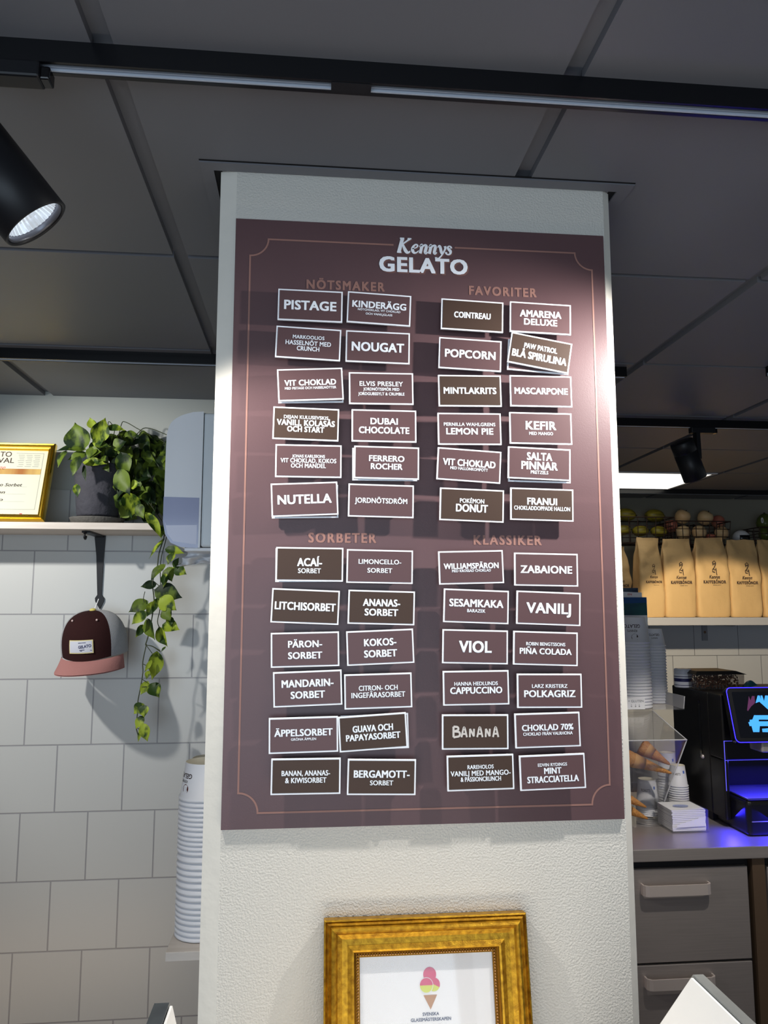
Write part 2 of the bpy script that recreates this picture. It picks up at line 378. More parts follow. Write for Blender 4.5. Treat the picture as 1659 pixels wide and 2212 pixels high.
# ---------------------------------------------------------------- track lamps
def track_lamp(label, aper, axis, length, rad, ytrack, arm_side, spot, bulb, col, cone, blend, aim=None, soft=0.02):
    a = Vector(axis).normalized(); ap = Vector(aper); back = ap - a * length
    r = thing('track_spotlight', label, 'spotlight', (ap.x, ap.y, ap.z))
    q = a.to_track_quat('Z', 'Y').to_matrix().to_4x4(); m = Matrix.Translation(back) @ q
    mb = MB(); R = rad
    mb.lathe([(0, 0), (R * 0.93, 0), (R, 0.004), (R, length * 0.30), (R * 0.975, length * 0.303), (R * 0.975, length * 0.312), (R, length * 0.315), (R, length), (R * 0.96, length + 0.001), (R * 0.90, length - 0.001), (R * 0.9, length - 0.006)], 48, m)
    body = mb.build('body', M_BLACK, r)
    MB().lathe([(R * 0.9, length - 0.004), (R * 0.88, length - 0.001), (R * 0.84, length - 0.003), (R * 0.83, length - 0.009)], 48, m).build('rim', mat('grey_ring', rgb(110, 112, 120), 0.3, metal=0.8), r)
    # faceted reflector with the lamp's own light source at its bottom
    n = 72; vs = []; fs = []
    prof = [(0.83, -0.008), (0.72, -0.018), (0.56, -0.028), (0.36, -0.036)]
    for pr, pz in prof:
        for k in range(n):
            an = 2 * pi * k / n; rr = R * pr * (1.0 if k % 2 else 0.955); vs.append(m @ Vector((rr * cos(an), rr * sin(an), length + pz)))
    for i in range(3):
        for k in range(n): fs.append((i * n + k, i * n + (k + 1) % n, (i + 1) * n + (k + 1) % n, (i + 1) * n + k))
    MB().add(vs, fs).build('reflector', mat('lamp_reflector', rgb(225, 230, 240), 0.2, metal=1.0, emit=((.8, .9, 1, 1), .55)), r)  # weak glow put in for the bulb light it would reflect
    MB().lathe([(R * 0.40, length - 0.036), (R * 0.36, length - 0.026), (R * .2, length - .020), (0, length - 0.018)], 32, m).build('bulb', mat('lamp_bulb_' + str(bulb), (1, 1, 1, 1), 0.5, emit=((0.93, 0.96, 1, 1), bulb)), r)
    # stirrup arm and the adapter in the track
    jt = back + a * (length * 0.38) + Vector((arm_side * R * 1.02, 0, 0)); top = Vector((jt.x, ytrack + 0.012, H - 0.030))
    mb = MB(); mb.prism([(top.x - 0.004, top.y - 0.013, top.z), (top.x - 0.004, top.y + 0.013, top.z), (jt.x - 0.004, jt.y + 0.013, jt.z - 0.012), (jt.x - 0.004, jt.y - 0.013, jt.z - 0.012)], (0.014 if arm_side > 0 else 0.009, 0, 0))
    mb.build('arm', M_BLACK, r, bevel=0.002)
    s = arm_side
    mb = MB(); mb.box((min(top.x - 0.02, top.x + 0.075), top.y - 0.013, H - 0.047), (max(top.x - 0.02, top.x + 0.068), top.y + 0.013, H - 0.026)).build('adapter', M_BLACK, r, bevel=0.003)
    MB().box((top.x + 0.066, top.y - 0.008, H - 0.046), (top.x + 0.078, top.y + 0.011, H - 0.030)).build('lever', M_GLOSSBLK, r, bevel=0.002)
    tgt = ap + (a if aim is None else (Vector(aim) - ap).normalized())
    light('lamp_light', 'SPOT', ap + a * 0.004, tgt, spot, col, soft, cone=cone, blend=blend)
    return r

apL = at(78, 484, 0.872)
track_lamp('black track spotlight hanging at the upper left edge, lens lit', apL, (0.62, 0.22, -0.75), 0.150, 0.0400, Y1, -0.2, SPOT['left_of_board'], 12, (1.0, 0.95, 0.88), 88, 0.6, aim=(0.27, 1.09, CZ - 0.32), soft=0.012)
track_lamp('assumed black track spotlight beyond the right edge, facing the board', (0.640, 0.868, CZ + 0.44), (-0.55, 0.24, -0.78), 0.150, 0.0400, Y1, 0.2, SPOT['right_of_board'], 12, (1.0, 0.95, 0.90), 126, 0.75, aim=(0.30, 1.09, CZ + 0.02), soft=0.010)  # unseen lamp, assumed from the shadows of the cards
def image_axis(x, y, Y, dx, dy, away):
    v = (at(x, y, Y) - Vector((0, 0, CZ))).normalized(); r = (RT - v * RT.dot(v)).normalized(); u = r.cross(v)
    k = sqrt(1 - away * away); n = sqrt(dx * dx + dy * dy); return v * away + (r * dx - u * dy) * (k / n)
apR = at(1502, 1034, 2.545)
track_lamp('black track spotlight above the coffee bags, seen from behind', apR, image_axis(1502, 1034, 2.545, 33, 90, .22), 0.142, 0.0400, Y3, 0.95, SPOT['bags'], 8, (1.0, 0.84, 0.58), 35, 0.3, aim=at(1560, 1418, 4.05))
track_lamp('added black track spotlight, assumed beyond the right edge, facing the cups and napkins', (1.36, 1.93, CZ + .43), (.1, .5, -.8), 0.142, 0.0400, 1.905, 0.3, SPOT['counter'], 8, (1.0, 0.93, 0.84), 45, 0.6, aim=(1.50, 2.90, ZCE + .0))  # added unseen lamp that brightens the cups and napkins
track('added black ceiling track, assumed beyond the right edge of the picture', 1.24, 3.2, 1.905)  # unseen track, added only to carry the lamp for the cups
# an assumed third lamp outside the frame on the left lights the tiles, hat and plant
track_lamp('assumed black track spotlight beyond the left edge, facing the tiled wall', (-1.15, 1.60, CZ + 0.50), (0.45, 0.6, -0.66), 0.15, 0.045, 1.60, 0.2, SPOT['left_wall'], 8, (1.0, 0.97, 0.92), 80, 0.6, aim=(-0.62, YL, CZ + 0.03))
track('assumed short black ceiling track beyond the left edge of the picture', -3.0, -0.96, 1.588)  # unseen track, assumed for the left lamp to hang from

# ================================================================ MENU BOARD
YF = 1.0935                                  # front of the board
bx0, bx1, bz0, bz1 = -0.1148, 0.4493, CZ - 0.2998, CZ + 0.5721
board = thing('menu_board', 'tall brown gelato menu board fixed to the white pillar', 'sign', ((bx0 + bx1) / 2, YP, bz0))
MB().box((bx0, YF, bz0), (bx1, YP, bz1)).build('panel', M_BOARD, board)
yl = YF - 0.0004
def bp(x, y): p = at(x, y, YF); return p.x, p.z
lx0 = (bp(541, 551)[0] + bp(514, 1714)[0]) / 2; lx1 = (bp(1278, 580)[0] + bp(1317, 1695)[0]) / 2
lz1 = (bp(581, 517)[1] + bp(1238, 547)[1]) / 2; lz0 = (bp(555, 1757)[1] + bp(1281, 1737)[1]) / 2
nr = 0.0265
def arc(cx, cz, a0, a1): return [(cx + nr * cos(radians(a0 + (a1 - a0) * k / 10)), cz + nr * sin(radians(a0 + (a1 - a0) * k / 10))) for k in range(11)]
gx0, gx1 = bp(850, 531)[0], bp(982, 537)[0]
mb = MB(); lw = 0.0025
path = [(gx0, lz1), (lx0 + nr, lz1)] + arc(lx0, lz1, 0, -90) + [(lx0, lz1 - nr), (lx0, lz0 + nr)] + arc(lx0, lz0, 90, 0) + [(lx0 + nr, lz0), (lx1 - nr, lz0)] + arc(lx1, lz0, 180, 90) + [(lx1, lz0 + nr), (lx1, lz1 - nr)] + arc(lx1, lz1, 270, 180) + [(lx1 - nr, lz1), (gx1, lz1)]
clean = [path[0]] + [b for a, b in zip(path[:-1], path[1:]) if (Vector(a) - Vector(b)).length > 1e-6]
_R[0] = 0
cut = [0] + [i for i in range(1, len(clean) - 1) if (Vector(clean[i]) - Vector(clean[i - 1])).normalized().dot((Vector(clean[i + 1]) - Vector(clean[i])).normalized()) < .5] + [len(clean) - 1]
for a, b in zip(cut[:-1], cut[1:]):
    seg_ = [Vector(p) for p in clean[a:b + 1]]
    seg_[0] = seg_[0] + (seg_[0] - seg_[1]).normalized() * (lw / 2 if a else 0); seg_[-1] = seg_[-1] + (seg_[-1] - seg_[-2]).normalized() * (lw / 2 if b < len(clean) - 1 else 0)
    ribbon(mb, seg_, lw, (0, yl, 0))
mb.build('border_line', M_ROSE, board)
for t, x0, x1, y in (('NÖTSMAKER', 662, 831, 617), ('FAVORITER', 1013, 1159, 630), ('SORBETER', 666, 813, 1162), ('KLASSIKER', 1023, 1170, 1167)):
    mb = MB(); put_text_px(mb, t, x0, x1, y, 21.5, yl and YF - 0.0004, bold=0.008, space=1.25, heavy=0.036); mb.build('heading', M_ROSE, board)
for dy, dx, m, nm in ((0, 0, M_LETTER, 'title'), (3, 3, M_SHADOWPRINT, 'title_shade')):
    mb = MB(); put_text_px(mb, 'GELATO', 819 + dx, 1010 + dx, 573.5 + dy, 36, YF - (0.0006 if not dy else 0.0004), bold=0.01, space=1.1, heavy=0.042); mb.build(nm, m, board)
# script word above the title, drawn as pen strokes (units: x-height = 1)
K = [([(0.15, 1.62), (0.62, 1.62)], .12), ([(0.42, 1.6), (0.02, 0.05)], .26), ([(-0.18, 0.04), (0.3, 0.04)], .12), ([(1.22, 1.6), (1.0, 1.42), (0.3, 0.85)], [.2, .12, .1]), ([(0.98, 1.62), (1.4, 1.62)], .1), ([(0.45, 0.95), (0.72, 0.3), (0.92, 0.06), (1.15, 0.08), (1.25, 0.24)], [.14, .26, .24, .12, .06]),
     ([(1.5, .5), (1.85, .6), (2.08, .82), (1.98, .98), (1.75, .92), (1.55, .62), (1.53, .28), (1.68, .05), (1.95, .08), (2.2, .32)], [.07, .08, .12, .12, .12, .2, .24, .18, .1, .06]),
     ([(2.28, .72), (2.45, .95), (2.55, .9), (2.35, .0)], [.06, .14, .22, .22]), ([(2.45, .45), (2.75, .9), (2.98, .95), (3.02, .72), (2.9, .2), (2.98, .03), (3.2, .2)], [.06, .12, .18, .22, .22, .16, .06]),
     ([(3.28, .72), (3.45, .95), (3.55, .9), (3.35, .0)], [.06, .14, .22, .22]), ([(3.45, .45), (3.75, .9), (3.98, .95), (4.02, .72), (3.9, .2), (3.98, .03), (4.2, .2)], [.06, .12, .18, .22, .22, .16, .06]),
     ([(4.28, .75), (4.42, .96), (4.55, .85), (4.66, .3), (4.75, .05)], [.06, .12, .2, .22, .16]), ([(5.08, .95), (5.12, .7), (4.95, .3), (4.65, -.2), (4.35, -.5), (4.12, -.5), (4.1, -.35)], [.2, .16, .12, .1, .12, .16, .18]),
     ([(5.78, .72), (5.72, .92), (5.52, .96), (5.4, .8), (5.52, .58), (5.68, .4), (5.66, .14), (5.45, .0), (5.22, .1), (5.2, .28)], [.16, .1, .1, .16, .22, .22, .16, .1, .12, .18])]
def script_word(mb, c, width, mi=0):
    s = width / 6.0
    for pts, w in K:
        P = [Vector((p[0] - 2.8, p[1] - .75)) for p in pts]
        if len(P) > 2:
            ws = w; Q = smooth_path(P, 5); ww = []
            for i in range(len(Q)):
                t = i / 5; k = min(int(t), len(ws) - 2); ww.append(ws[k] + (ws[min(k + 1, len(ws) - 1)] - ws[k]) * (t - k))
            P, w = Q, ww
        ribbon(mb, P, [q * 1.5 for q in w] if isinstance(w, list) else w * 1.5, c, s, mi=mi)
cK = (at(857, 534, YF) + at(975, 534, YF)) / 2; wK = at(975, 534, YF).x - at(857, 534, YF).x
mb = MB(); script_word(mb, (cK.x, YF - 0.0006, cK.z), wK); mb.build('script_word', M_LETTER, board)
mb = MB(); script_word(mb, (cK.x + 0.0014, YF - 0.0004, cK.z - 0.0014), wK); mb.build('script_word_shade', M_SHADOWPRINT, board)

# ---------------------------------------------------------------- cards
CW, CH, CY0 = 0.0938, 0.0472, 1.0768
def card_mesh(name, m, fn): mb = MB(); fn(mb); o = mb.build(name, m); me = o.data; bpy.data.objects.remove(o); return me
ME_PANEL = card_mesh('panel', M_LETTER, lambda b: b.box((-CW / 2, 0, -CH / 2), (CW / 2, 0.0028, CH / 2)))
ib = 0.0021
def face(b): b.add([(-CW / 2 + ib, -0.0003, -CH / 2 + ib), (CW / 2 - ib, -0.0003, -CH / 2 + ib), (CW / 2 - ib, -0.0003, CH / 2 - ib), (-CW / 2 + ib, -0.0003, CH / 2 - ib)], [(0, 1, 2, 3)])
ME_FACE = {'A': card_mesh('face', M_CARDA, face), 'B': card_mesh('face', M_CARDB, face)}
ME_MAG = card_mesh('magnet', M_MAGNET, lambda b: b.box((-0.03, 0.0028, -0.016), (0.03, YF - CY0, 0.016)))
def meshobj(name, me, parent):
    o = bpy.data.objects.new(name, me); COL.objects.link(o); o.parent = parent; return o
COLS = {'N': ('nut flavours under the NÖTSMAKER heading', 'cards under NÖTSMAKER'), 'S': ('', 'cards under SORBETER'), 'F': ('', 'cards under FAVORITER'), 'K': ('', 'cards under KLASSIKER')}
# column, x mm, z mm, tilt, face, lines (text, width, cap height, centre height; in card widths), label
CARDS = [
('N', -3.2, 434.4, -.6, 'A', [('PISTAGE', .81, .15, 0)], 'mauve card reading PISTAGE, top left on the board'),
('N', 97.5, 433.4, -2.2, 'A', [('KINDERÄGG', .85, .107, .055), ('NÖTCHOKLAD, VIT CHOKLAD', .67, .033, -.03), ('OCH VANILJGLASS', .42, .033, -.092)], 'mauve three-line card right of the PISTAGE card'),
('N', -5.4, 377.4, -2.0, 'A', [('MARKOOLIOS', .487, .057, .094), ('HASSELNÖT MED', .70, .07, 0), ('CRUNCH', .347, .07, -.087)], 'mauve card with the words HASSELNÖT MED CRUNCH, under the PISTAGE card'),
('N', 95.7, 375.0, -.8, 'A', [('NOUGAT', .82, .145, 0)], 'mauve card reading NOUGAT'),
('N', -1.7, 316.5, 3.3, 'A', [('VIT CHOKLAD', .79, .09, .03), ('MED PISTAGE OCH HASSELNÖTTER', .785, .038, -.055)], 'tilted mauve card reading VIT CHOKLAD MED PISTAGE OCH HASSELNÖTTER'),
('N', 100.7, 313.3, .7, 'A', [('ELVIS PRESLEY', .675, .073, .073), ('JORDNÖTSSMÖR MED', .56, .046, -.013), ('JORDGUBBSSYLT & CRUMBLE'.replace('BBS', 'BS'), .717, .046, -.087)], 'mauve card mentioning JORDNÖTSSMÖR, under the NOUGAT card'),
('N', -7.4, 258.3, -1.1, 'B', [('DEJAN KULUSEVSKIS', .675, .052, .10), ('VANILJ, KOLASÅS', .88, .09, .013), ('OCH START', .563, .086, -.086)], 'olive brown card with the words VANILJ, KOLASÅS OCH START'),
('N', 104.8, 258.0, .1, 'A', [('DUBAI', .425, .10, .07), ('CHOCOLATE', .78, .103, -.07)], 'mauve card reading DUBAI CHOCOLATE'),
('N', -3.1, 204.5, 0, 'A', [('JONAS KARLSSONS', .495, .045, .073), ('VIT CHOKLAD, KOKOS', .84, .067, .005), ('OCH MANDEL', .527, .067, -.073)], 'mauve card with the words VIT CHOKLAD, KOKOS OCH MANDEL'),
('N', 108.5, 204.1, -.6, 'A', [('FERRERO', .546, .092, .063), ('ROCHER', .488, .092, -.06)], 'mauve two-line card under the DUBAI CHOCOLATE card, another card behind it'),
('N', -7.9, 149.8, 2.7, 'A', [('NUTELLA', .81, .14, 0)], 'tilted mauve card left of the JORDNÖTSDRÖM card'),
('N', 100.5, 148.8, -.9, 'A', [('JORDNÖTSDRÖM', .80, .08, 0)], 'mauve card reading JORDNÖTSDRÖM'),
('S', .2, 58.0, -.4, 'B', [('ACAÍ-', .37, .12, .03), ('SORBET', .34, .073, -.097)], 'olive brown card reading ACAÍ-SORBET'),
('S', 98.8, 55.3, -.9, 'A', [('LIMONCELLO-', .645, .071, .07), ('SORBET', .375, .071, -.06)], 'mauve card reading LIMONCELLO-SORBET'),
('S', -5.0, -.6, -2.3, 'B', [('LITCHISORBET', .90, .116, 0)], 'olive brown card reading LITCHISORBET'),
('S', 101.1, -2.0, -1.5, 'B', [('ANANAS-', .56, .107, .07), ('SORBET', .504, .104, -.072)], 'olive brown card reading ANANAS-SORBET'),
('S', -4.6, -59.4, 1.1, 'A', [('PÄRON-', .50, .10, .08), ('SORBET', .50, .10, -.085)], 'mauve card reading PÄRON-SORBET'),
('S', 99.5, -56.7, 2.2, 'A', [('KOKOS-', .483, .107, .074), ('SORBET', .493, .107, -.092)], 'mauve card reading KOKOS-SORBET'),
('S', -.4, -112.1, 1.8, 'A', [('MANDARIN-', .757, .108, .077), ('SORBET', .50, .104, -.088)], 'mauve card reading MANDARIN-SORBET'),
('S', 96.7, -116.4, 1.2, 'A', [('CITRON- OCH', .577, .073, .046), ('INGEFÄRASORBET', .797, .077, -.055)], 'mauve card reading CITRON- OCH INGEFÄRASORBET'),
('S', -5.3, -174.0, .9, 'A', [('ÄPPELSORBET', .842, .10, .035), ('GRÖNA ÄPPLEN', .363, .035, -.058)], 'mauve card reading ÄPPELSORBET GRÖNA ÄPPLEN'),
('S', 89.5, -171.8, 3.2, 'B', [('GUAVA OCH', .595, .095, .06), ('PAPAYASORBET', .80, .092, -.06)], 'tilted olive brown card reading GUAVA OCH PAPAYASORBET'),
('S', -1.5, -228.5, -.3, 'B', [('BANAN, ANANAS-', .696, .074, .046), ('& KIWISORBET', .592, .074, -.053)], 'olive brown card reading BANAN, ANANAS- & KIWISORBET'),
('S', 101.5, -231.6, -1.4, 'B', [('BERGAMOTT-', .818, .104, .043), ('SORBET', .34, .068, -.08)], 'olive brown card reading BERGAMOTT-SORBET'),
('F', 236.5, 428.4, -1.8, 'B', [('COINTREAU', .59, .098, 0)], 'olive brown card left of the AMARENA DELUXE card'),
('F', 340.4, 428.2, -1.5, 'A', [('AMARENA', .68, .113, .065), ('DELUXE', .544, .105, -.07)], 'mauve card reading AMARENA DELUXE'),
('F', 232.5, 368.6, -2.1, 'A', [('POPCORN', .81, .13, 0)], 'mauve card reading POPCORN'),
('F', 338.2, 374.6, -9.5, 'B', [('PAW PATROL', .543, .084, .075), ('BLÅ SPIRULINA', .895, .118, -.075)], 'strongly tilted olive brown card with the words BLÅ SPIRULINA'),
('F', 231.4, 313.5, 1.0, 'B', [('MINTLAKRITS', .838, .103, 0)], 'olive brown card reading MINTLAKRITS'),
('F', 338.3, 315.8, .4, 'A', [('MASCARPONE', .864, .103, 0)], 'mauve card reading MASCARPONE'),
('F', 230.1, 256.4, .8, 'A', [('PERNILLA WAHLGRENS', .814, .053, .07), ('LEMON PIE', .744, .102, -.04)], 'mauve card with the words LEMON PIE'),
('F', 336.6, 259.6, 0, 'A', [('KEFIR', .492, .135, .043), ('MED MANGO', .385, .049, -.084)], 'mauve card reading KEFIR MED MANGO'),
('F', 228.6, 202.3, -3.2, 'A', [('VIT CHOKLAD', .827, .106, .033), ('MED HALLONKOMPOTT', .59, .045, -.057)], 'mauve card reading VIT CHOKLAD MED HALLONKOMPOTT'),
('F', 333.1, 206.8, -1.8, 'A', [('SALTA', .407, .122, .11), ('PINNAR', .582, .126, -.035), ('PRETZELS', .28, .053, -.14)], 'mauve card reading SALTA PINNAR PRETZELS'),
('F', 231.9, 144.4, -1.8, 'B', [('POKÉMON', .382, .068, .062), ('DONUT', .5, .12, -.05)], 'olive brown card with the word DONUT'),
('F', 335.5, 146.5, -1.1, 'B', [('FRANUI', .475, .109, .046), ('CHOKLADDOPPADE HALLON', .89, .064, -.062)], 'olive brown card with the words CHOKLADDOPPADE HALLON'),
('K', 229.6, 55.0, 1.5, 'A', [('WILLIAMSPÄRON', .85, .087, .02), ('MED KROSSAD CHOKLAD', .60, .04, -.052)], 'mauve card reading WILLIAMSPÄRON MED KROSSAD CHOKLAD'),
('K', 339.3, 52.1, -.8, 'A', [('ZABAIONE', .813, .116, 0)], 'mauve card reading ZABAIONE'),
('K', 236.1, -.4, -2.0, 'A', [('SESAMKAKA', .832, .115, .045), ('BARAZEK', .28, .05, -.067)], 'mauve card reading SESAMKAKA BARAZEK'),
('K', 341.3, -3.2, -2.1, 'A', [('VANILJ', .697, .16, 0)], 'mauve card reading only VANILJ, under ZABAIONE'),
('K', 233.8, -56.9, -1.4, 'A', [('VIOL', .5, .173, 0)], 'mauve card reading VIOL'),
('K', 335.4, -59.8, -1.8, 'A', [('ROBIN BENGTSSONS', .608, .052, .065), ('PIÑA COLADA', .807, .091, -.044)], 'mauve card with the words PIÑA COLADA'),
('K', 234.2, -113.5, .4, 'A', [('HANNA HEDLUNDS', .66, .055, .062), ('CAPPUCCINO', .79, .098, -.037)], 'mauve card with the word CAPPUCCINO'),
('K', 339.7, -118.7, -.5, 'A', [('LARZ KRISTERZ', .548, .055, .07), ('POLKAGRIZ', .793, .103, -.043)], 'mauve card with the word POLKAGRIZ'),
('K', 232.2, -173.6, -.6, 'B', None, 'olive brown card with BANANA handwritten in silver marker'),
('K', 335.4, -172.6, .9, 'A', [('CHOKLAD 70%', .79, .09, .04), ('CHOKLAD FRÅN VALRHONA', .76, .047, -.05)], 'mauve card with the words CHOKLAD 70%'),
('K', 238.8, -228.4, .7, 'B', [('RAREHOLOS', .393, .058, .083), ('VANILJ MED MANGO-', .90, .073, -.005), ('& PASSIONCRUNCH', .605, .065, -.09)], 'olive brown card with the words VANILJ MED MANGO- & PASSIONCRUNCH'),
('K', 341.0, -229.6, 1.3, 'A', [('EDVIN RYDINGS', .446, .047, .107), ('MINT', .266, .09, .02), ('STRACCIATELLA', .787, .094, -.1)], 'mauve card with the words MINT STRACCIATELLA'),
]
HAND = {'B': [[(0.05, 0), (0.05, 1)], [(0.05, 1), (.45, .95), (.5, .7), (.12, .55)], [(.12, .55), (.6, .48), (.62, .12), (.05, 0)]],
        'A': [[(0, 0), (.22, .95), (.36, .97), (.6, 0)], [(.12, .36), (.5, .36)]], 'N': [[(.05, 0), (.08, .9)], [(.08, .9), (.5, .08)], [(.5, .08), (.52, .9)]]}
for col, x, z, tilt, fc, lines, label in CARDS:
    r = thing('menu_card', label, 'menu card', (x / 1000, CY0, CZ + z / 1000), (0, radians(-tilt), 0), COLS[col][1])
    meshobj('panel', ME_PANEL, r); meshobj('face', ME_FACE[fc], r); meshobj('magnet', ME_MAG, r)
    mb = MB()
    if lines:
        for t, w, cap, dz in lines: put_text(mb, t, (0, -0.0006, dz * CW), w * CW, cap * CW, bold=0.008, space=1.04, heavy=0.036 if cap > .08 else 0.024)
        mb.build('lettering', M_LETTER, r, world=False)
    else:
        u = 0.146 * CW; xx = -0.337 * CW
        for ch, adv in zip('BANANA', (.78, .72, .72, .74, .72, .7)):
            for st in HAND[ch]: ribbon(mb, smooth_path([Vector(p) for p in st], 4) if len(st) > 2 else st, 0.2, (xx, -0.0006, -0.075 * CW), u * (1.05 if ch == 'B' else .92))
            xx += adv * u * 1.12
        mb.build('lettering', M_CHALK, r, world=False)
# cards that peek out from behind others
for x, z, t, label in ((106.4, 202.6, .2, 'card behind the mauve card under DUBAI CHOCOLATE, its white left edge showing'), (335.0, 203.6, -.8, 'card behind SALTA PINNAR, its lower edge showing'),
                       (-7.2, 147.2, 1.2, 'card behind the tilted card left of JORDNÖTSDRÖM, its lower edge showing'), (337.6, 370.2, -3.5, 'card behind the strongly tilted BLÅ SPIRULINA card, its lower corner showing'),
                       (92.6, -172.4, 1.4, 'card behind GUAVA OCH PAPAYASORBET, its right edge showing'), (-1.4, 314.6, 2.2, 'card behind VIT CHOKLAD MED PISTAGE, its lower edge showing'),
                       (-.6, 57.2, .3, 'card behind ACAÍ-SORBET, its lower left corner showing')):
    r = thing('menu_card', label, 'menu card', (x / 1000, CY0 + 0.0062, CZ + z / 1000), (0, radians(-t), 0), 'half hidden cards')
    meshobj('panel', ME_PANEL, r); meshobj('face', ME_FACE['A'], r)
    MB().box((-0.03, 0.0028, -0.016), (0.03, YF - CY0 - 0.0062, 0.016)).build('magnet', M_MAGNET, r, world=False)

# ================================================================ PICTURE FRAMES
def frame_mesh(mb, w, h, prof, mi=0, z0=0.0):
    """mitred moulding: prof = [(inset, height above the back)] around a w x h rectangle standing at z0"""
    loops = []
    for ins, p in prof:
        loops.append([Vector((-w / 2 + ins, -p, z0 + ins)), Vector((w / 2 - ins, -p, z0 + ins)), Vector((w / 2 - ins, -p, z0 + h - ins)), Vector((-w / 2 + ins, -p, z0 + h - ins))])
    for a, b in zip(loops[:-1], loops[1:]):
        for k in range(4):
            l = (k + 1) % 4; mb.add([a[k], a[l], b[l], b[k]], [(0, 1, 2, 3)], mi)
    return mb
lean = radians(10)
tl, tr = at(700, 1996, 1.085), at(1134, 1977, 1.085)
fw_, fh_ = (tr - tl).x, 0.385
fr = thing('award_frame', 'wide gold picture frame with an ice cream certificate, leaning on the pillar', 'picture frame', ((tl.x + tr.x) / 2, YP - 0.002 - fh_ * sin(lean), tl.z - fh_ * cos(lean) + 0.003), (-lean, 0, 0))
mo = 0.0475
frame_mesh(MB(), fw_, fh_, [(0, 0), (0, .018), (.002, .019), (.003, .0165), (.006, .0205), (.008, .0185), (.010, .022), (.013, .0235), (.0155, .0215), (.018, .018), (.024, .0150), (.031, .0155), (.037, .0185), (.0395, .0175), (.0400, .013)]).build('moulding', M_GOLD, fr, world=False)
frame_mesh(MB(), fw_, fh_, [(.0400, .014), (.0425, .0125), (.0425, .0095), (.0475, .0095), (.0475, .006)]).build('slip', M_GOLDD, fr, world=False)
mb = MB(); st = 0.0036; bi = .0448
for a, b in (((-fw_ / 2 + bi, fh_ - bi), (fw_ / 2 - bi, fh_ - bi)), ((-fw_ / 2 + bi, fh_ - bi), (-fw_ / 2 + bi, bi)), ((fw_ / 2 - bi, fh_ - bi), (fw_ / 2 - bi, bi)), ((-fw_ / 2 + bi, bi), (fw_ / 2 - bi, bi))):
    L = (Vector(a) - Vector(b)).length; n = int(L / st)
    for k in range(n + 1):
        p = Vector(a).lerp(Vector(b), k / n); mb.ball((p.x, -.0100, p.y), .00155, 8)
mb.build('beading', M_BEAD, fr, world=False)
pw, ph = fw_ - 2 * mo + .004, fh_ - 2 * mo + .004
cert = MB().box((-pw / 2, -.0055, mo - .002), (pw / 2, -.0005, mo - .002 + ph)).build('certificate', M_PAPER, fr, world=False)
MB().box((-pw / 2, -.0078, mo - .002), (pw / 2, -.0070, mo - .002 + ph)).build('glass', M_GLASS, fr, world=False)
def emb(dx, dz): return dx, fh_ - .0475 - .0 - dz
ye = -.0058; px = .00064
MR = mat('raspberry_print', rgb(206, 30, 96), .5); ML = mat('lime_print', rgb(206, 214, 50), .5); MO = mat('cone_print', rgb(178, 122, 60), .5)
mb = MB(); cz_ = fh_ - .0475 - .041; xo = .004
def half(cx, cz, r, a0, a1, mi, y): flat(mb, [(cx, cz)] + [(cx + r * cos(radians(a0 + (a1 - a0) * k / 20)), cz + r * sin(radians(a0 + (a1 - a0) * k / 20))) for k in range(21)], y, mi)
half(xo, cz_ + .0165, .0088, 0, 360, 0, ye)
half(xo + .0052, cz_ + .0045, .0082, 0, 360, 1, ye - .0001); half(xo + .0052, cz_ + .0045, .0082, -25, 155, 0, ye - .0002)
half(xo - .0050, cz_ + .0040, .0094, 0, 360, 3, ye - .0003); half(xo - .0050, cz_ + .0040, .0087, 0, 360, 1, ye - .0004); half(xo - .0050, cz_ + .0040, .0087, 0, 180, 0, ye - .0005)
flat(mb, [(xo - .0092, cz_ - .0075), (xo + .0092, cz_ - .0075), (xo, cz_ - .0245)], ye, 2)
mb.build('emblem', [MR, ML, MO, M_PAPER], cert, world=False)
mb = MB(); put_text(mb, 'SVENSKA', (xo, ye, cz_ - .0295), .0220, .0038, bold=.02); put_text(mb, 'GLASSMÄSTERSKAPEN', (xo, ye, cz_ - .0357), .0535, .0038, bold=.02); mb.build('lettering', M_NAVY, cert, world=False)
mb = MB(); put_text(mb, '2022', (xo, ye, cz_ - .0465), .0300, .0098, bold=.02); mb.build('year', MO, cert, world=False)

# gold frame on the wall shelf, most of it beyond the left edge
SH_Y, SH_Z = 2.22, at(130, 1128, 2.22).z
lean2 = radians(17)
p_tr = at(120, 966, 2.33); p_br = at(94, 1126, 2.255)
h2 = (p_tr.z - SH_Z) / cos(lean2); w2 = 0.42
f2 = thing('gold_frame', 'bright gold framed festival certificate leaning on the shelf beside the plant', 'picture frame', (p_br.x - w2 / 2 + .004, 2.255, SH_Z + .003), (-lean2, 0, 0))
frame_mesh(MB(), w2, h2, [(0, 0), (0, .014), (.003, .018), (.006, .0165), (.008, .019), (.012, .0185), (.014, .015), (.018, .013), (.0205, .009), (.0205, .004)]).build('moulding', M_GOLDB, f2, world=False)
c2 = MB().box((-w2 / 2 + .018, -.0045, .018), (w2 / 2 - .018, -.0005, h2 - .018)).build('certificate', mat('cream_paper', rgb(208, 210, 192), .7), f2, world=False)
rx = w2 / 2 - .0205; y2 = -.0048; zt2 = h2 - .0205
mb = MB(); put_text(mb, 'GELATO', (rx - .147, y2, zt2 - .0125), .088, .0165, bold=.008); put_text(mb, 'FESTIVAL', (rx - .144, y2, zt2 - .033), .102, .0165, bold=.008); mb.build('title', M_INK, c2, world=False)
mb = MB(); put_text(mb, 'Challenge', (rx - .156, y2, zt2 - .056), .085, .013, bold=0, shear=.4); mb.build('subtitle', mat('coral_print', rgb(214, 92, 84), .6), c2, world=False)
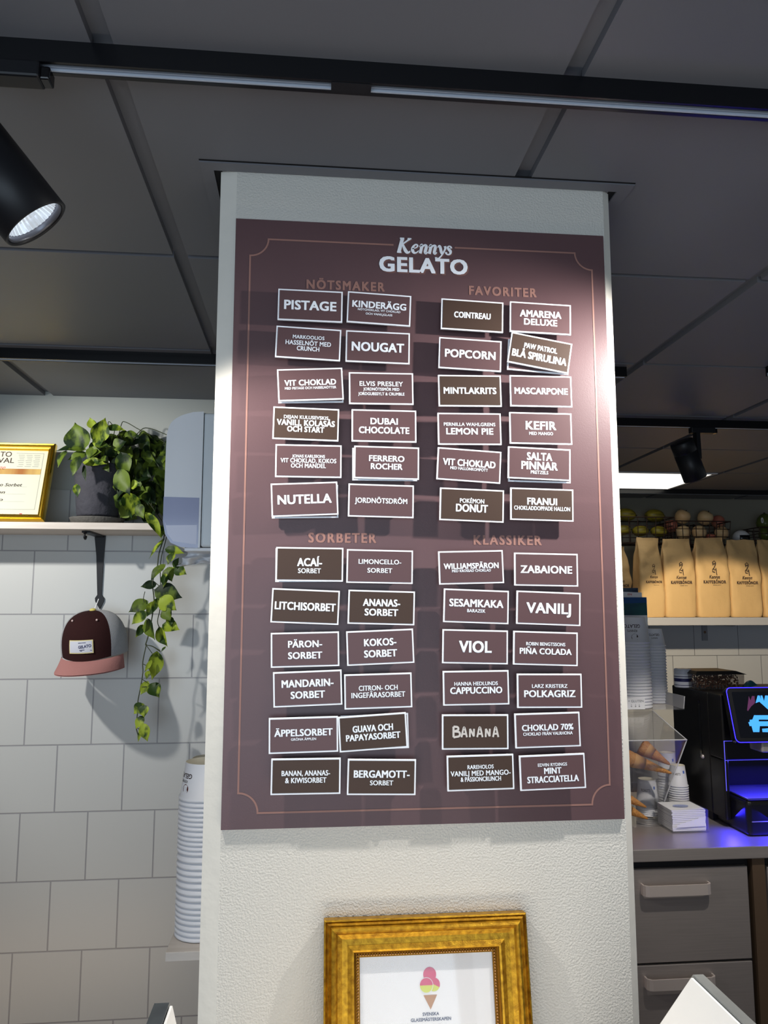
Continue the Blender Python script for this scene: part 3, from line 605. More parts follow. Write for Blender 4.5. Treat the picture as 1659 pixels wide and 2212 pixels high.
mb = MB(); mb.grid(lambda u, v: Vector((-w2 / 2 + .04 + u * (rx - .012 + w2 / 2 - .04), y2, zt2 - .078 + v * .018)), 12, 1)
mg = mat('gold_band_print', rgb(222, 200, 120), .5, var=(6, rgb(160, 100, 45), .2, (2.2, .2, .2)))
mb.build('band', mg, c2, world=False)
mb = MB()
for k, t in enumerate(('Prosecco Sorbet', 'Karlsson', 'Gelato')):
    put_text(mb, t, (rx + (-.117, -.137, -.135)[k], y2 - .0002, zt2 - .112 - .0235 * k), (.118, .07, .062)[k], .0098, bold=.012, shear=.25)
mb.build('handwriting', M_INK, c2, world=False)
mb = MB()
for k in range(3): mb.add([(rx - .30, y2, zt2 - .1185 - .0235 * k), (rx - .044, y2, zt2 - .1185 - .0235 * k), (rx - .044, y2, zt2 - .1180 - .0235 * k), (rx - .30, y2, zt2 - .1180 - .0235 * k)], [(0, 1, 2, 3)])
mb.box((rx - .013, y2, zt2 - .190), (rx - .012, y2 + .0002, zt2 - .008)); mb.box((rx - .09, y2, zt2 - .009), (rx - .012, y2 + .0002, zt2 - .008)); mb.box((rx - .25, y2, zt2 - .190), (rx - .012, y2 + .0002, zt2 - .189))
for k in range(7):
    for j in range(3): mb.box((rx - .083 + j * .022 + (.002 * (k % 3)), y2, zt2 - .0155 - .0062 * k), (rx - .066 + j * .022 + .001 * (k % 2), y2 + .0002, zt2 - .0142 - .0062 * k))
mb.build('small_print', mat('grey_print', rgb(150, 148, 140), .6), c2, world=False)
mb = MB(); put_text(mb, 'Selected', (rx - .083, y2, zt2 - .2075), .036, .0075, bold=.006, shear=.25); put_text(mb, 'World', (rx - .028, y2, zt2 - .2075), .020, .005, bold=.01, mi=1)
flat(mb, [(rx - .052, zt2 - .202), (rx - .044, zt2 - .202), (rx - .048, zt2 - .213)], y2, 0); mb.build('logos', [mat('red_print', rgb(190, 60, 70), .6), mat('slate_print', rgb(90, 94, 110), .6)], c2, world=False)

# ================================================================ LEFT WALL
sx1 = at(335, 1130, 2.22).x
shl = thing('wall_shelf', 'whitewashed wooden shelf on the tiled wall carrying the plant and frame', 'shelf', (-1.0, YL - .006, SH_Z))
MB().box((-2.6, SH_Y, SH_Z - .0195), (sx1, YL - .006, SH_Z)).build('board', M_WOODW, shl, bevel=.0012)
# iron bracket with a spade end: it holds the shelf
br = thing('shelf_bracket', 'black iron bracket with a spade tip under the wall shelf', 'bracket', at(215, 1160, YL - .01))
zb = SH_Z - .0195
a0, a1 = at(205, 1157, YL - .008), at(228, 1157, YL - .008)
mb = MB(); zt_ = zb
def wallpoly(pts, y0, d): mb.prism([(p[0], y0, p[1]) for p in pts], (0, d, 0))
wx = lambda x, y: (at(x, y, YL - .012).x, at(x, y, YL - .012).z)
wallpoly([(wx(204, 1156)[0], zb), wx(208, 1200), wx(210, 1285), wx(205, 1292), wx(205.5, 1299), wx(215, 1316), wx(224, 1299), wx(224.5, 1292), wx(219, 1285), wx(223, 1215), (wx(228, 1156)[0], zb)], YL - .012, .006)
mb.build('upright', M_BLACK, br, bevel=.0015)
mid = (a0.x + a1.x) / 2
MB().box((a0.x + .004, 2.26, zb - .006), (a1.x - .004, YL - .006, zb - .0005)).build('arm', M_BLACK, br, bevel=.001)
hk = at(183, 1147, 2.235)
mb = MB(); c = Vector((mid, 2.262, zb - .006))
mb.tube(smooth_path([c, c + Vector((0, -.012, -.002)), c + Vector((0, -.014, -.014)), c + Vector((0, -.004, -.018)), c + Vector((0, .002, -.010))], 5), .0032, 8); mb.build('hook', M_BLACK, br)

# cap hanging on the bracket's tip
hb = at(203, 1312, 2.345)
cap = thing('snapback_cap', 'brown and grey mesh cap with a pink brim hanging under the bracket', 'cap', (hb.x + .014, 2.335, hb.z - .130), (radians(9), radians(-2), radians(-10)))
RX, RY, RZ = .094, .088, .124
def dome(a, t):      # a = angle from straight ahead (-y), t = 0 base .. 1 top
    r = cos(t * pi / 2) ** .66 * (1 - .10 * (1 - t) * 0)
    z = RZ * (sin(t * pi / 2) ** .92) if t > 0 else 0
    r *= 1 + .05 * sin(t * pi); back = 1.0 if cos(a) > 0 else 1.0
    return Vector((RX * r * sin(a), -RY * r * cos(a) * (1.0 if cos(a) > 0 else .62), z))
am = radians(56)
def front_w(t): return am * (1 - .12 * (1 - t))
MB().grid(lambda u, v: dome((2 * u - 1) * front_w(v), v * .985) + Vector((0, -.0025 * cos((2 * u - 1) * pi / 2), .0)) + Vector((0, 0, -.006 * (1 - v) * cos((2 * u - 1) * pi / 2))), 24, 18).build('front_panel', M_TEXTILE, cap, world=False)
MB().grid(lambda u, v: dome(front_w(v) + u * (2 * pi - 2 * front_w(v)), v * .985) * (1 if True else 1), 40, 18).build('mesh_panel', M_MESH, cap, world=False)
MB().ball((0, -.004, RZ * 1.0), (.0095, .0095, .006), 16).build('button', mat('yellow_button', rgb(214, 200, 110), .7), cap, world=False)
MB().tube([(0.004, .0, RZ + .003), (.012, .012, RZ + .03)], .0012, 6).build('loop', M_WHITE, cap, world=False)
def brim(u, v, o=0):
    a = (2 * u - 1) * radians(76); e = dome(a, 0); d = Vector((sin(a) * .22, -cos(a) ** .7 * 1.0 if cos(a) > 0 else 0, 0))
    return e + d * (.066 * v * (max(cos(a), .0) ** .62)) + Vector((0, 0, -.024 * v - .006 * cos(a) - .012 * v * abs(sin(a)) ** 2 + o))
mb = MB(); mb.grid(lambda u, v: brim(u, v), 32, 8); mb.grid(lambda u, v: brim(1 - u, v, -.003), 32, 8); mb.build('brim', M_PINK, cap, world=False)
for s in (-1, 1):
    p = dome(s * radians(30), .60); n = Vector((p.x / RX ** 2, p.y / RY ** 2, p.z / RZ ** 2)).normalized()
    MB().ball(p + n * .003, .0032, 10).build('eyelet', mat('pale_pink', rgb(216, 190, 186), .7), cap, world=False)
pw2, pz0, pz1 = .0270, .014, .050
def patch(u, v, o): 
    a = (2 * u - 1) * .36 ; z = pz0 + (pz1 - pz0) * v; t = (z / RZ); p = dome(a, math.asin(min(1, t)) / (pi / 2)); n = Vector((p.x, p.y, 0)).normalized(); return p + n * (.0040 + o) + Vector((0, -.001, 0))
pt = MB().grid(lambda u, v: patch(u, v, 0), 12, 6).build('patch', mat('patch_cream', rgb(226, 214, 160), .8), cap, world=False)
MB().grid(lambda u, v: patch(.04 + .92 * u, .07 + .86 * v, .0005), 12, 6).build('patch_field', mat('patch_white', rgb(206, 210, 222), .8), pt, world=False)
def on_patch(mb, txt, u0, u1, v0, capv, bold, mi=0):
    vs, fs = text2d(txt, 1, capv, bold); mb.add([patch(u0 + (u1 - u0) * (a + .5), v0 + b + .10 * (a), .0011) for a, b in vs], fs, mi)
mb = MB(); on_patch(mb, 'GELATO', .42, .92, .52, .22, .02); 
for (u0, u1, v) in ((.46, .66, .22), (.50, .94, .16), (.42, .72, .76)): mb.add([patch(u0, v, .0011), patch(u1, v + .03, .0011), patch(u1, v + .07, .0011), patch(u0, v + .045, .0011)], [(0, 1, 2, 3)])
mb.build('lettering', M_NAVY, pt, world=False)

# ---------------------------------------------------------------- towel dispenser on the pillar's left flank
dY0, dY1 = 1.50, 1.70
def dq(x, y): p = at(x, y, dY0); return p.x, p.z
dl, dt = dq(357, 1000)[0], dq(400, 888)[1]; db = dq(400, 1183)[1]; ds = dq(437, 1000)[0]; dback = XL - .0005
disp = thing('towel_dispenser', 'white paper towel dispenser on the left flank of the pillar', 'dispenser', (dback, (dY0 + dY1) / 2, db))
def cover(inset=0.0):
    L = dl + inset; T = dt - inset; B = db + inset; h = T - B
    pts = [(ds, T), (ds - .02, T - .0015), (L + .028, T - .009), (L + .010, T - .022), (L + .002, T - .042), (L + .0005, T - .07)]
    pts += [(L, B + .10), (L + .0005, B + .05), (L + .005, B + .026), (L + .016, B + .010), (L + .034, B + .002), (ds, B)]
    q = smooth_path([Vector(p) for p in pts[1:-1]], 4); return [pts[0]] + [tuple(p) for p in q] + [pts[-1]]
mb = MB(); mb.prism([(p[0], dY0, p[1]) for p in cover()], (0, dY1 - dY0, 0)); mb.build('cover', M_WHITE, disp, bevel=.008, seg=3)
MB().box((ds + .0008, dY0 + .003, db + .002), (dback, dY1 - .003, dt - .002)).build('back_plate', mat('white_back', rgb(222, 228, 232), .25), disp, bevel=.004)
wz0, wz1 = dq(400, 1180)[1] + .003, dq(400, 1075)[1]; wzm = dq(400, 1134)[1]; wx1 = dq(430, 1100)[0]
wpts = [(wx1, wz1), (dl - .0006, wz1 + .001), (dl - .0006, db + .05), (dl + .0044, db + .0255), (dl + .0155, db + .0092), (dl + .034, db + .0012), (wx1, db - .0006)]
mbw = MB(); mbw.prism([(p[0], dY0 - .0008, p[1]) for p in wpts], (0, dY1 - dY0 + .0016, 0)); mbw.build('window', mat('smoky_window', rgb(168, 174, 204), .12, coat=.5), disp, bevel=.009, seg=3)
rp = [(wx1 - .003, wzm), (dl + .006, wzm - .001), (dl + .0035, db + .05), (dl + .009, db + .026), (dl + .020, db + .012), (wx1 - .003, db + .006)]
mb = MB(); mb.prism([(p[0], dY0 - .0012, p[1]) for p in rp], (0, .001, 0)); mb.build('paper_roll', mat('paper_in_window', rgb(222, 224, 242), .3), disp)
mb = MB(); tpx = dq(418, 872); tp2 = dq(437, 889); mb.box((tpx[0], 1.57, dt - .004), (tp2[0], 1.63, tpx[1])); mb.build('latch', mat('grey_latch', rgb(150, 160, 166), .3), disp, bevel=.003)
lp = dq(396, 1181); mb = MB(); mb.box((lp[0], dY0 + .01, db - .006), (dback, dY1 - .01, db + .001)); mb.build('base_lip', M_WHITE, disp, bevel=.002)
tw0 = dq(432, 1190)
towel = MB(); 
def tw(u, v):
    x = tw0[0] - .034 + .075 * u - .020 * v * (1 - u); z = db - .004 - .026 * v - .006 * sin(u * 9) * v; y = 1.57 + .05 * u + .012 * sin(u * 14 + v * 4) + .01 * sin(v * 11)
    return Vector((x, y, z)) + Vector(noise.noise_vector(Vector((u * 4, v * 4, 1)))) * .008 * v
towel.grid(tw, 22, 12); towel.build('paper_towel', M_PAPER, disp)

# ---------------------------------------------------------------- potted pothos
pc = Vector((at(213, 1060, 2.315).x, 2.315, SH_Z)); pr = 50 / F * 2.3
plant = thing('potted_pothos', 'trailing green pothos in a grey stoneware pot on the wall shelf', 'potted plant', pc)
zp = lambda y: at(213, y, 2.25).z
MB().lathe([(0, zp(1112)), (pr * .80, zp(1112)), (pr * .84, zp(1108)), (pr * .97, zp(1030)), (pr * .99, zp(1022)), (pr * 1.06, zp(1018)), (pr * 1.07, zp(1000)), (pr * 1.03, zp(998)), (pr * .95, zp(1000)), (pr * .93, zp(1012)), (0, zp(1012))], 40, Matrix.Translation((pc.x, pc.y, 0))).build('pot', M_POT, plant)
MB().lathe([(0, SH_Z + .0005), (pr * .98, SH_Z + .0005), (pr * 1.10, SH_Z + .018), (pr * 1.12, SH_Z + .021), (pr * 1.06, SH_Z + .021), (pr * .9, SH_Z + .008), (0, SH_Z + .008)], 40, Matrix.Translation((pc.x, pc.y, 0))).build('saucer', mat('saucer_grey', rgb(96, 94, 90), .85, bump=(60, .4, 3)), plant)
MB().lathe([(pr * .93, zp(1010)), (0, zp(1006))], 24, Matrix.Translation((pc.x, pc.y, 0))).build('soil', M_SOIL, plant)
def leaf(mb, B, T, width, twist=0.0, fold=.25, curl=.2, nrm=None, mi=0):
    B, T = Vector(B), Vector(T); d = T - B; L = d.length; d = d / L
    n = Vector(nrm) if nrm else Vector((random.uniform(-.35, .35), -1, random.uniform(-.1, .6)))
    s = d.cross(n).normalized(); n = s.cross(d).normalized()
    s, n = s * cos(twist) + n * sin(twist), n * cos(twist) - s * sin(twist)
    prof = [0, .62, .88, .99, 1.0, .93, .80, .60, .36, .14, 0]; N = len(prof) - 1
    vs = []
    for i in range(N + 1):
        t = i / N; w = width / 2 * prof[i]
        for k in (-2, -1, 0, 1, 2):
            q = k / 2; back = -.10 * L * abs(q) * max(0, 1 - t * 4)
            vs.append(B + d * (L * t + back) + s * (w * q) - n * (fold * w * abs(q) ** 1.3) * -1 + n * (-curl * L * (t - .4) ** 2) + n * (.03 * width * sin(t * 9 + q * 3)))
    fs = [(i * 5 + k, i * 5 + k + 1, (i + 1) * 5 + k + 1, (i + 1) * 5 + k) for i in range(N) for k in range(4)]
    return mb.add(vs, fs, mi, True)
lf = MB(); vine = MB()
def c5(x, y): return 260 + x / 8.85, 1150 + y / 8.85
def c6(x, y): return 260 + x / 8.85, 1380 + y / 8.85
def c4(x, y): return 100 + x / 5.925, 880 + y / 5.925
def lv(cf, sc, b, t, w, Y, dy=-.01, mi=0, **k):
    leaf(lf, at(*cf(*b), Y), at(*cf(*t), Y + dy), w / sc / F * Y * 1.2, mi=mi, **k)
L5 = [((800, -120), (775, 110), 130), ((820, 130), (530, 490), 100), ((880, 320), (1220, 390), 150), ((1010, 400), (890, 610), 140), ((1020, 650), (1115, 480), 100), ((1000, 680), (1420, 580), 90), ((1060, 680), (1258, 800), 190), ((910, 680), (965, 940), 230), ((830, 620), (540, 920), 170), ((860, 800), (820, 1050), 115), ((670, 985), (380, 1040), 140), ((690, 1110), (1180, 1240), 320), ((780, 1270), (1070, 1490), 270), ((500, 1330), (150, 1522), 220), ((650, 1340), (500, 1612), 150), ((470, 1530), (210, 1760), 170), ((850, 1470), (950, 1700), 200), ((430, 1780), (298, 2015), 120), ((500, 1680), (630, 2065), 250), ((830, 1770), (1132, 1860), 230), ((740, 1840), (880, 2190), 200), ((700, 1280), (600, 1560), 110), ((940, 1620), (960, 1800), 120)]
L6 = [((700, 280), (620, 790), 240), ((590, 420), (460, 640), 70), ((540, 620), (495, 772), 90), ((520, 830), (385, 1072), 140), ((590, 870), (740, 1115), 220), ((440, 1260), (250, 1432), 190), ((440, 1280), (450, 1500), 170), ((420, 1490), (285, 1722), 140), ((430, 1640), (515, 1965), 170), ((395, 1740), (335, 1975), 60), ((860, 150), (770, 250), 40)]
L4 = [((450, 520), (350, 190), 280), ((640, 430), (760, 130), 190), ((600, 260), (556, 128), 100), ((480, 530), (110, 525), 120), ((500, 590), (265, 660), 100), ((420, 640), (325, 880), 110), ((490, 700), (775, 715), 110), ((480, 750), (500, 945), 60), ((385, 990), (398, 1148), 80), ((870, 520), (1018, 428), 150), ((890, 560), (735, 610), 150), ((640, 480), (825, 500), 90), ((930, 820), (1065, 1125), 200), ((1060, 1110), (1100, 1412), 200), ((1180, 1250), (1240, 1425), 120), ((960, 600), (1050, 865), 170), ((1090, 1010), (1205, 970), 110), ((1290, 1360), (1485, 1665), 110), ((250, 560), (130, 760), 110), ((700, 330), (640, 560), 150), ((560, 600), (700, 560), 140), ((780, 250), (1010, 280), 90), ((620, 520), (520, 660), 120)]
for b, t, w in L5: lv(c5, 8.85, b, t, w, random.uniform(2.24, 2.29), mi=random.choice((0, 0, 0, 1)), fold=random.uniform(.1, .4), curl=random.uniform(.0, .4), twist=random.uniform(-.5, .5))
for b, t, w in L6: lv(c6, 8.85, b, t, w, random.uniform(2.24, 2.30), fold=random.uniform(.1, .4), curl=random.uniform(.0, .4), twist=random.uniform(-.4, .4))
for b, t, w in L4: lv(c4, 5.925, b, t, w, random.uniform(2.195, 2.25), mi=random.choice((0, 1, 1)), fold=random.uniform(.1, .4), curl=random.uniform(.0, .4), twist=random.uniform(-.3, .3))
for k in range(190):
    u, v = random.random(), random.random()
    x = 560 + 960 * u; top = 330 + 130 * abs(u - .35); y = top + (1320 - top) * v
    if x < 900 and y > 620: continue
    an = random.uniform(.2, 2.6); ln = random.uniform(130, 270)
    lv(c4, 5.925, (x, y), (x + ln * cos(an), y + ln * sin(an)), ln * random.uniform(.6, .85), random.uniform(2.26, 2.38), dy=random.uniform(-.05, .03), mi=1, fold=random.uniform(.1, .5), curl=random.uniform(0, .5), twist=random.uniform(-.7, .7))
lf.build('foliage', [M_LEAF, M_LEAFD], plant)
def vn(cf, pts, Y, r=.0014): vine.tube(smooth_path([at(*cf(*p), Y) for p in pts], 4), r, 6)
vn(c5, [(900, -500), (850, 20), (740, 400), (700, 700), (615, 950), (645, 1300), (610, 1600), (540, 1950), (480, 2150)], 2.285, .0018)
vn(c6, [(500, 100), (430, 430), (430, 650), (385, 930), (335, 1200), (345, 1300), (310, 1550), (300, 1690), (345, 1860)], 2.285, .0015)
vn(c5, [(980, -400), (880, 100), (770, 560), (770, 1050), (760, 1450), (710, 1700), (760, 1850)], 2.29)
for p in ([(470, 1130), (440, 1270), (460, 1340)], [(640, 1090), (700, 1110)], [(480, 2160), (600, 2170), (760, 2260)], [(670, 960), (770, 1050)]): vn(c5, p, 2.28, .0011)
for p in ([(500, 130), (610, 280)], [(500, 120), (620, 150), (770, 250)], [(430, 480), (550, 530)], [(410, 770), (510, 830)], [(385, 925), (500, 910)], [(335, 1210), (430, 1250)], [(310, 1570), (370, 1610)], [(320, 1700), (390, 1750)]): vn(c6, p, 2.28, .0011)
for p in ([(700, 560), (780, 300), (800, 180), (870, 270), (860, 380)], [(900, 500), (960, 220), (1020, 190), (1200, 290), (1420, 390), (1540, 470)], [(1050, 500), (1210, 290), (1330, 270), (1540, 350)], [(1180, 360), (1230, 300)], [(240, 400), (420, 410)], [(1190, 1050), (1330, 1240), (1500, 1480)], [(1110, 1110), (1210, 1070)], [(1210, 1260), (1320, 1180), (1350, 1250)], [(1100, 620), (1300, 660), (1520, 740)]): vn(c4, p, 2.30, .0013)
vine.build('vine', M_STEM, plant)

# ---------------------------------------------------------------- cup shelf and gelato cups on the pillar's left flank
cs0 = at(357, 2058, 1.45)
csh = thing('cup_shelf', 'small whitewashed shelf on the left flank of the pillar under the paper cups', 'shelf', (XL, 1.58, cs0.z))
MB().box((cs0.x, 1.45, cs0.z - .0155), (XL - .0005, 1.72, cs0.z)).build('board', M_WOODW, csh, bevel=.001)
def cup_profile(R, r, h, flare=.0022):
    return [(0, h - .006), (r * .9, h - .006), (r * .93, h), (r, h), (R, .006), (R + flare, .0052), (R + flare + .0008, .003), (R + flare, .0006), (R, .0), (R - .0012, .003)]
def gelato_cup(loc, R, r, h, label, group, name='paper_cup', printed=None):
    t = thing(name, label, 'cup', loc, group=group)
    MB().lathe(cup_profile(R, r, h)[3:], 40).build('wall', M_CUP, t, world=False)
    MB().lathe(cup_profile(R, r, h)[:4], 40).build('base', M_CUPIN, t, world=False)
    return t
def wrap(mb, vs2, fs, R, r, h, a0, z0, mi=0, flip=True):
    """bend flat print onto an upturned cup: a0 = angle it faces, z0 = height"""
    out = []
    for a, b in vs2:
        if flip: a, b = -a, -b
        z = z0 + b; rad = R + (r - R) * (z / h) + .0006; an = a0 + a / rad; out.append((rad * cos(an), rad * sin(an), z))
    mb.add(out, fs, mi)
cup_x, cup_y = at(437, 2000, 1.53).x, 1.53
R0, r0, h0 = .0475, .0385, .066
zs = cs0.z + .0008
ys = [1655, 1615, 1575, 1530, 1490, 1450, 1410, 1360, 1315, 1265, 1215, 1170, 1125, 1075, 1020, 985, 950, 915, 880, 840, 805, 770, 735, 700, 665, 628]
zc = [at(437, 1560 + y / 3.39, 1.48).z for y in ys]; off = zs - zc[0]
for k, z in enumerate(zc):
    lab = 'topmost upturned white gelato cup with a round brown logo, on the tall left stack' if k == len(zc) - 1 else 'white upturned paper cup in the tall stack on the flank shelf, below the topmost'
    c = gelato_cup((cup_x, cup_y, z + off), R0, r0, h0 if k == len(zc) - 1 else h0 - .002, lab, 'stacked gelato cups left of the pillar')
    if k == len(zc) - 1:
        mb = MB(); v, f = text2d('GELATO', .046, .0085, .02)
        wrap(mb, v, f, R0, r0, h0, radians(208), .044); v, f = text2d('KENNYS', .026, .005, .01); wrap(mb, v, f, R0, r0, h0, radians(208), .034)
        d = disc_pts(0, 0, .0085); wrap(mb, d, [tuple(range(24))], R0, r0, h0, radians(221), .021, 1)
        mb.build('print', [M_INK, mat('brown_logo', rgb(92, 44, 40), .6)], c, world=False)
        mb = MB()
        for q in (-.003, 0, .003): wrap(mb, [(-.005, q - .0007), (.005, q - .0007), (.005, q + .0007), (-.005, q + .0007)], [(0, 1, 2, 3)], R0 + .0004, r0 + .0004, h0, radians(221), .021)
        mb.build('logo_lines', M_CUP, c, world=False)
gz = at(441, 1700, 1.63).z
for k in range(3): pass
zz = zs
n_b = 0
while zz < at(441, 1690, 1.655).z - h0 + .05:
    n_b += 1; last = zz + .0118 >= at(441, 1690, 1.655).z - h0 + .05
    c = gelato_cup((at(452, 1700, 1.655).x, 1.655, zz), R0 * .9, r0 * .9, h0, 'white upturned cup in the rear stack, a sliver beside the pillar edge', 'rear stack of cups left of the pillar')
    if last:
        mb = MB(); v, f = text2d('GELATO', .040, .008, .02); wrap(mb, v, f, R0 * .9, r0 * .9, h0, radians(200), .046); d = disc_pts(0, 0, .007); wrap(mb, d, [tuple(range(24))], R0 * .9, r0 * .9, h0, radians(205), .022); mb.build('print', M_INK, c, world=False)
    zz += .0118

# ================================================================ GELATO DISPLAY IN THE FOREGROUND
zt2_ = CZ - .3365
zdeck = fr.location.z - .001
case = thing('gelato_display_case', 'gelato display case in front of the pillar, its two end cheeks reaching up', 'display case', (.115, .75, 0))
MB().box((-.45, .36, 0), (.75, 1.085, zdeck)).build('counter', M_STEEL, case)
aR = at(1497, 2105, .70); s_ = (zt2_ - CZ) / (aR.z - CZ); aR = CZ * Vector((0, 0, 1)) + (aR - Vector((0, 0, CZ))) * s_
def slope_pt(x, y, X): k = at(x, y, 1); yy = X / k.x; return yy, CZ + (k.z - CZ) * yy
yb_, zb_ = slope_pt(1425, 2212, aR.x); dy_, dz_ = (yb_ - aR.y) / (aR.z - zb_), 1
def cheek(X, t, ya, mslot, name):
    dep = .30; pts = [(X, .40, zt2_), (X, ya, zt2_), (X, ya + dy_ * dep, zt2_ - dep), (X, ya + dy_ * dep, zdeck), (X, .40, zdeck)]
    mb = MB(); mb.prism(pts, (t, 0, 0)); return mb.build(name, mslot, case, bevel=.0008)
MCH = mat('opal_acrylic', rgb(252, 253, 252), .35)
o = cheek(aR.x, .0095, aR.y, mat('grey_stone', rgb(138, 141, 139), .4, var=(30, rgb(118, 121, 120), .25)), 'right_end_cheek'); 
aL = at(366, 2165, 1); kL = (zt2_ - CZ) / (aL.z - CZ); XLc, YLc = aL.x * kL, kL
o2 = cheek(XLc - .0125, .0125, YLc, mat('black_marble', rgb(40, 44, 48), .25, var=(14, rgb(92, 98, 102), .25)), 'left_end_cheek')
def liner(X, ya, name, dx):
    dep = .30; e = .0022; pts = [(X, .41, zt2_ - e), (X, ya - .0015, zt2_ - e), (X, ya - .0015 + dy_ * dep, zt2_ - dep - e), (X, ya + dy_ * dep, zdeck + .002), (X, .41, zdeck + .002)]
    mb = MB(); mb.prism(pts, (dx, 0, 0)); mb.build(name, MCH, case)
liner(aR.x - .0008, aR.y, 'right_inner_panel', -.002); liner(XLc + .0008, YLc, 'left_inner_panel', .002)

# ================================================================ RIGHT SIDE
# ---- ceiling light panel
lx, ly = [-.248 + PX * i for i in (3, 4)], [Y00 + PY * j for j in (5, 6)]
lp_ = thing('ceiling_light', 'bright square light panel set into the dark ceiling, upper right', 'ceiling light', ((lx[0] + lx[1]) / 2, (ly[0] + ly[1]) / 2, H))
x0, x1, y0, y1 = lx[0] + .014, lx[1] - .014, ly[0] + .01, ly[1] - .01
MB().box((x0, y0, H - .004), (x1, y0 + .02, H - .0005)).box((x0, y1 - .02, H - .004), (x1, y1, H - .0005)).box((x0, y0 + .02, H - .004), (x0 + .02, y1 - .02, H - .0005)).box((x1 - .02, y0 + .02, H - .004), (x1, y1 - .02, H - .0005)).build('frame', M_WHITE, lp_)
MB().box((x0 + .02, y0 + .02, H - .003), (x1 - .02, y1 - .02, H - .0005)).build('diffuser', mat('lit_diffuser', (1, 1, 1, 1), .5, emit=((1, .97, .86, 1), 1.7)), lp_)

# ---- shelf with coffee bags
bY = 4.12
bs_z = at(1500, 1334, 4.02).z
rs = thing('wall_shelf', 'grey shelf on the far right wall under the coffee bags', 'shelf', (2.8, YR, bs_z))
MB().box((1.45, 4.02, bs_z - .042), (4.0, YR - .006, bs_z)).build('board', mat('grey_laminate', rgb(176, 176, 182), .45), rs, bevel=.002)
b0, b1 = at(1515, 1352, YR - .02), at(1531, 1384, YR - .02)
sb = thing('shelf_bracket', 'grey metal bracket under the coffee bag shelf', 'bracket', ((b0.x + b1.x) / 2, YR - .01, b1.z))
MB().box((b0.x + .008, YR - .012, b1.z), (b1.x, YR - .0065, bs_z - .042)).build('plate', mat('grey_bracket', rgb(150, 152, 160), .5), sb)
MB().box((b0.x + .016, 4.10, bs_z - .050), (b1.x - .012, YR - .012, bs_z - .0425)).build('arm', mat('grey_bracket', rgb(150, 152, 160), .5), sb)
MB().lathe([(.008, 0), (.006, .003), (0, .003)], 16, Matrix.Translation(((b0.x + b1.x) / 2 + .004, YR - .012, b1.z + .05)) @ Matrix.Rotation(pi / 2, 4, 'X')).build('screw', M_STEELD, sb)

def coffee_bag(loc, w, d, h, label, seed, rot):
    t = thing('coffee_bag', label, 'coffee bag', loc, (0, 0, rot), 'kraft coffee bags on the grey shelf')
    rnd = random.Random(seed); ph = rnd.uniform(0, 9); sk = rnd.uniform(-.012, .012)
    n = 72; rings = [(0, .94, 1.0), (.005, .97, 1.02), (.02, 1.0, 1.06), (.1, 1.02, 1.1), (.2, 1.02, 1.09), (.3, 1.02, 1.08), (.4, 1.015, 1.04), (.5, 1.01, 1.0), (.56, 1.005, .94), (.62, 1.0, .88), (.67, .995, .79), (.72, .99, .68), (.76, .98, .57), (.8, .97, .46), (.84, .955, .36), (.88, .94, .26), (.92, .93, .18), (.95, .92, .10), (.98, .915, .06), (1.0, .91, .035)]
    vs = []
    def sec(tz, ww, dd, k):
        a = 2 * pi * (k + .5) / n; c_, s_2 = cos(a), sin(a); e = .28 if tz < .6 else .36
        x = w / 2 * ww * math.copysign(abs(c_) ** e, c_); y = d / 2 * dd * math.copysign(abs(s_2) ** e, s_2)
        nz = noise.noise(Vector((x * 14 + ph, y * 14, tz * 7))) * .022 * (.25 + 1.3 * tz * (1 - .4 * tz)) + (.5 - abs(noise.noise(Vector((x * 13 - ph, tz * 5 + x * 6 + y * 4, ph))))) * .030 * max(0, tz - .25) - .012 * tz
        gus = -.018 * max(0, 1 - abs(y) / (d / 2 * dd + 1e-6) * 1.4) * (tz > .3) * tz * math.copysign(1, x) if abs(x) > w / 2 * ww * .93 else 0
        return Vector((x + gus + sk * tz * tz, y + nz - .012 * max(0, tz - .6), tz * h + nz * .4 * (tz > .02)))
    for tz, ww, dd in rings: vs += [sec(tz, ww, dd, k) for k in range(n)]
    fs = [(i * n + k, i * n + (k + 1) % n, (i + 1) * n + (k + 1) % n, (i + 1) * n + k) for i in range(len(rings) - 1) for k in range(n)]
    mb = MB(); mb.add(vs, fs, 0, True); mb.add(vs[:n], [tuple(range(n))[::-1]]); mb.add(vs[-n:], [tuple(range(n))])
    o = mb.build('bag', M_KRAFT, t, world=False)
    yp = -d / 2 * 1.10 - .007
    mb = MB(); q = w / .19
    put_text(mb, 'KAFFEBÖNOR', (0, yp, h * .435), .128 * q, .0175 * q, bold=.006, space=1.15, heavy=.04); put_text(mb, 'Kennys', (.0, yp, h * .498), .062 * q, .019 * q, bold=.016, shear=.35)
    put_text(mb, 'SEDAN 2010', (.012, yp, h * .395), .045 * q, .005 * q, bold=0)
    for st in ([(-.006, .05), (-.009, .066), (.002, .074), (.010, .064), (.008, .05)], [(-.008, .058), (.010, .058)], [(.006, .05), (.0, .036), (-.010, .026), (-.010, .014), (.004, .012)], [(.010, .034), (.012, .012), (.014, -.004)], [(-.004, .026), (.008, .024), (.010, .034)]):
        ribbon(mb, st, .0042, (0, yp, h * .53), q)
    mb.build('lettering', M_INK, t, world=False)
    return t
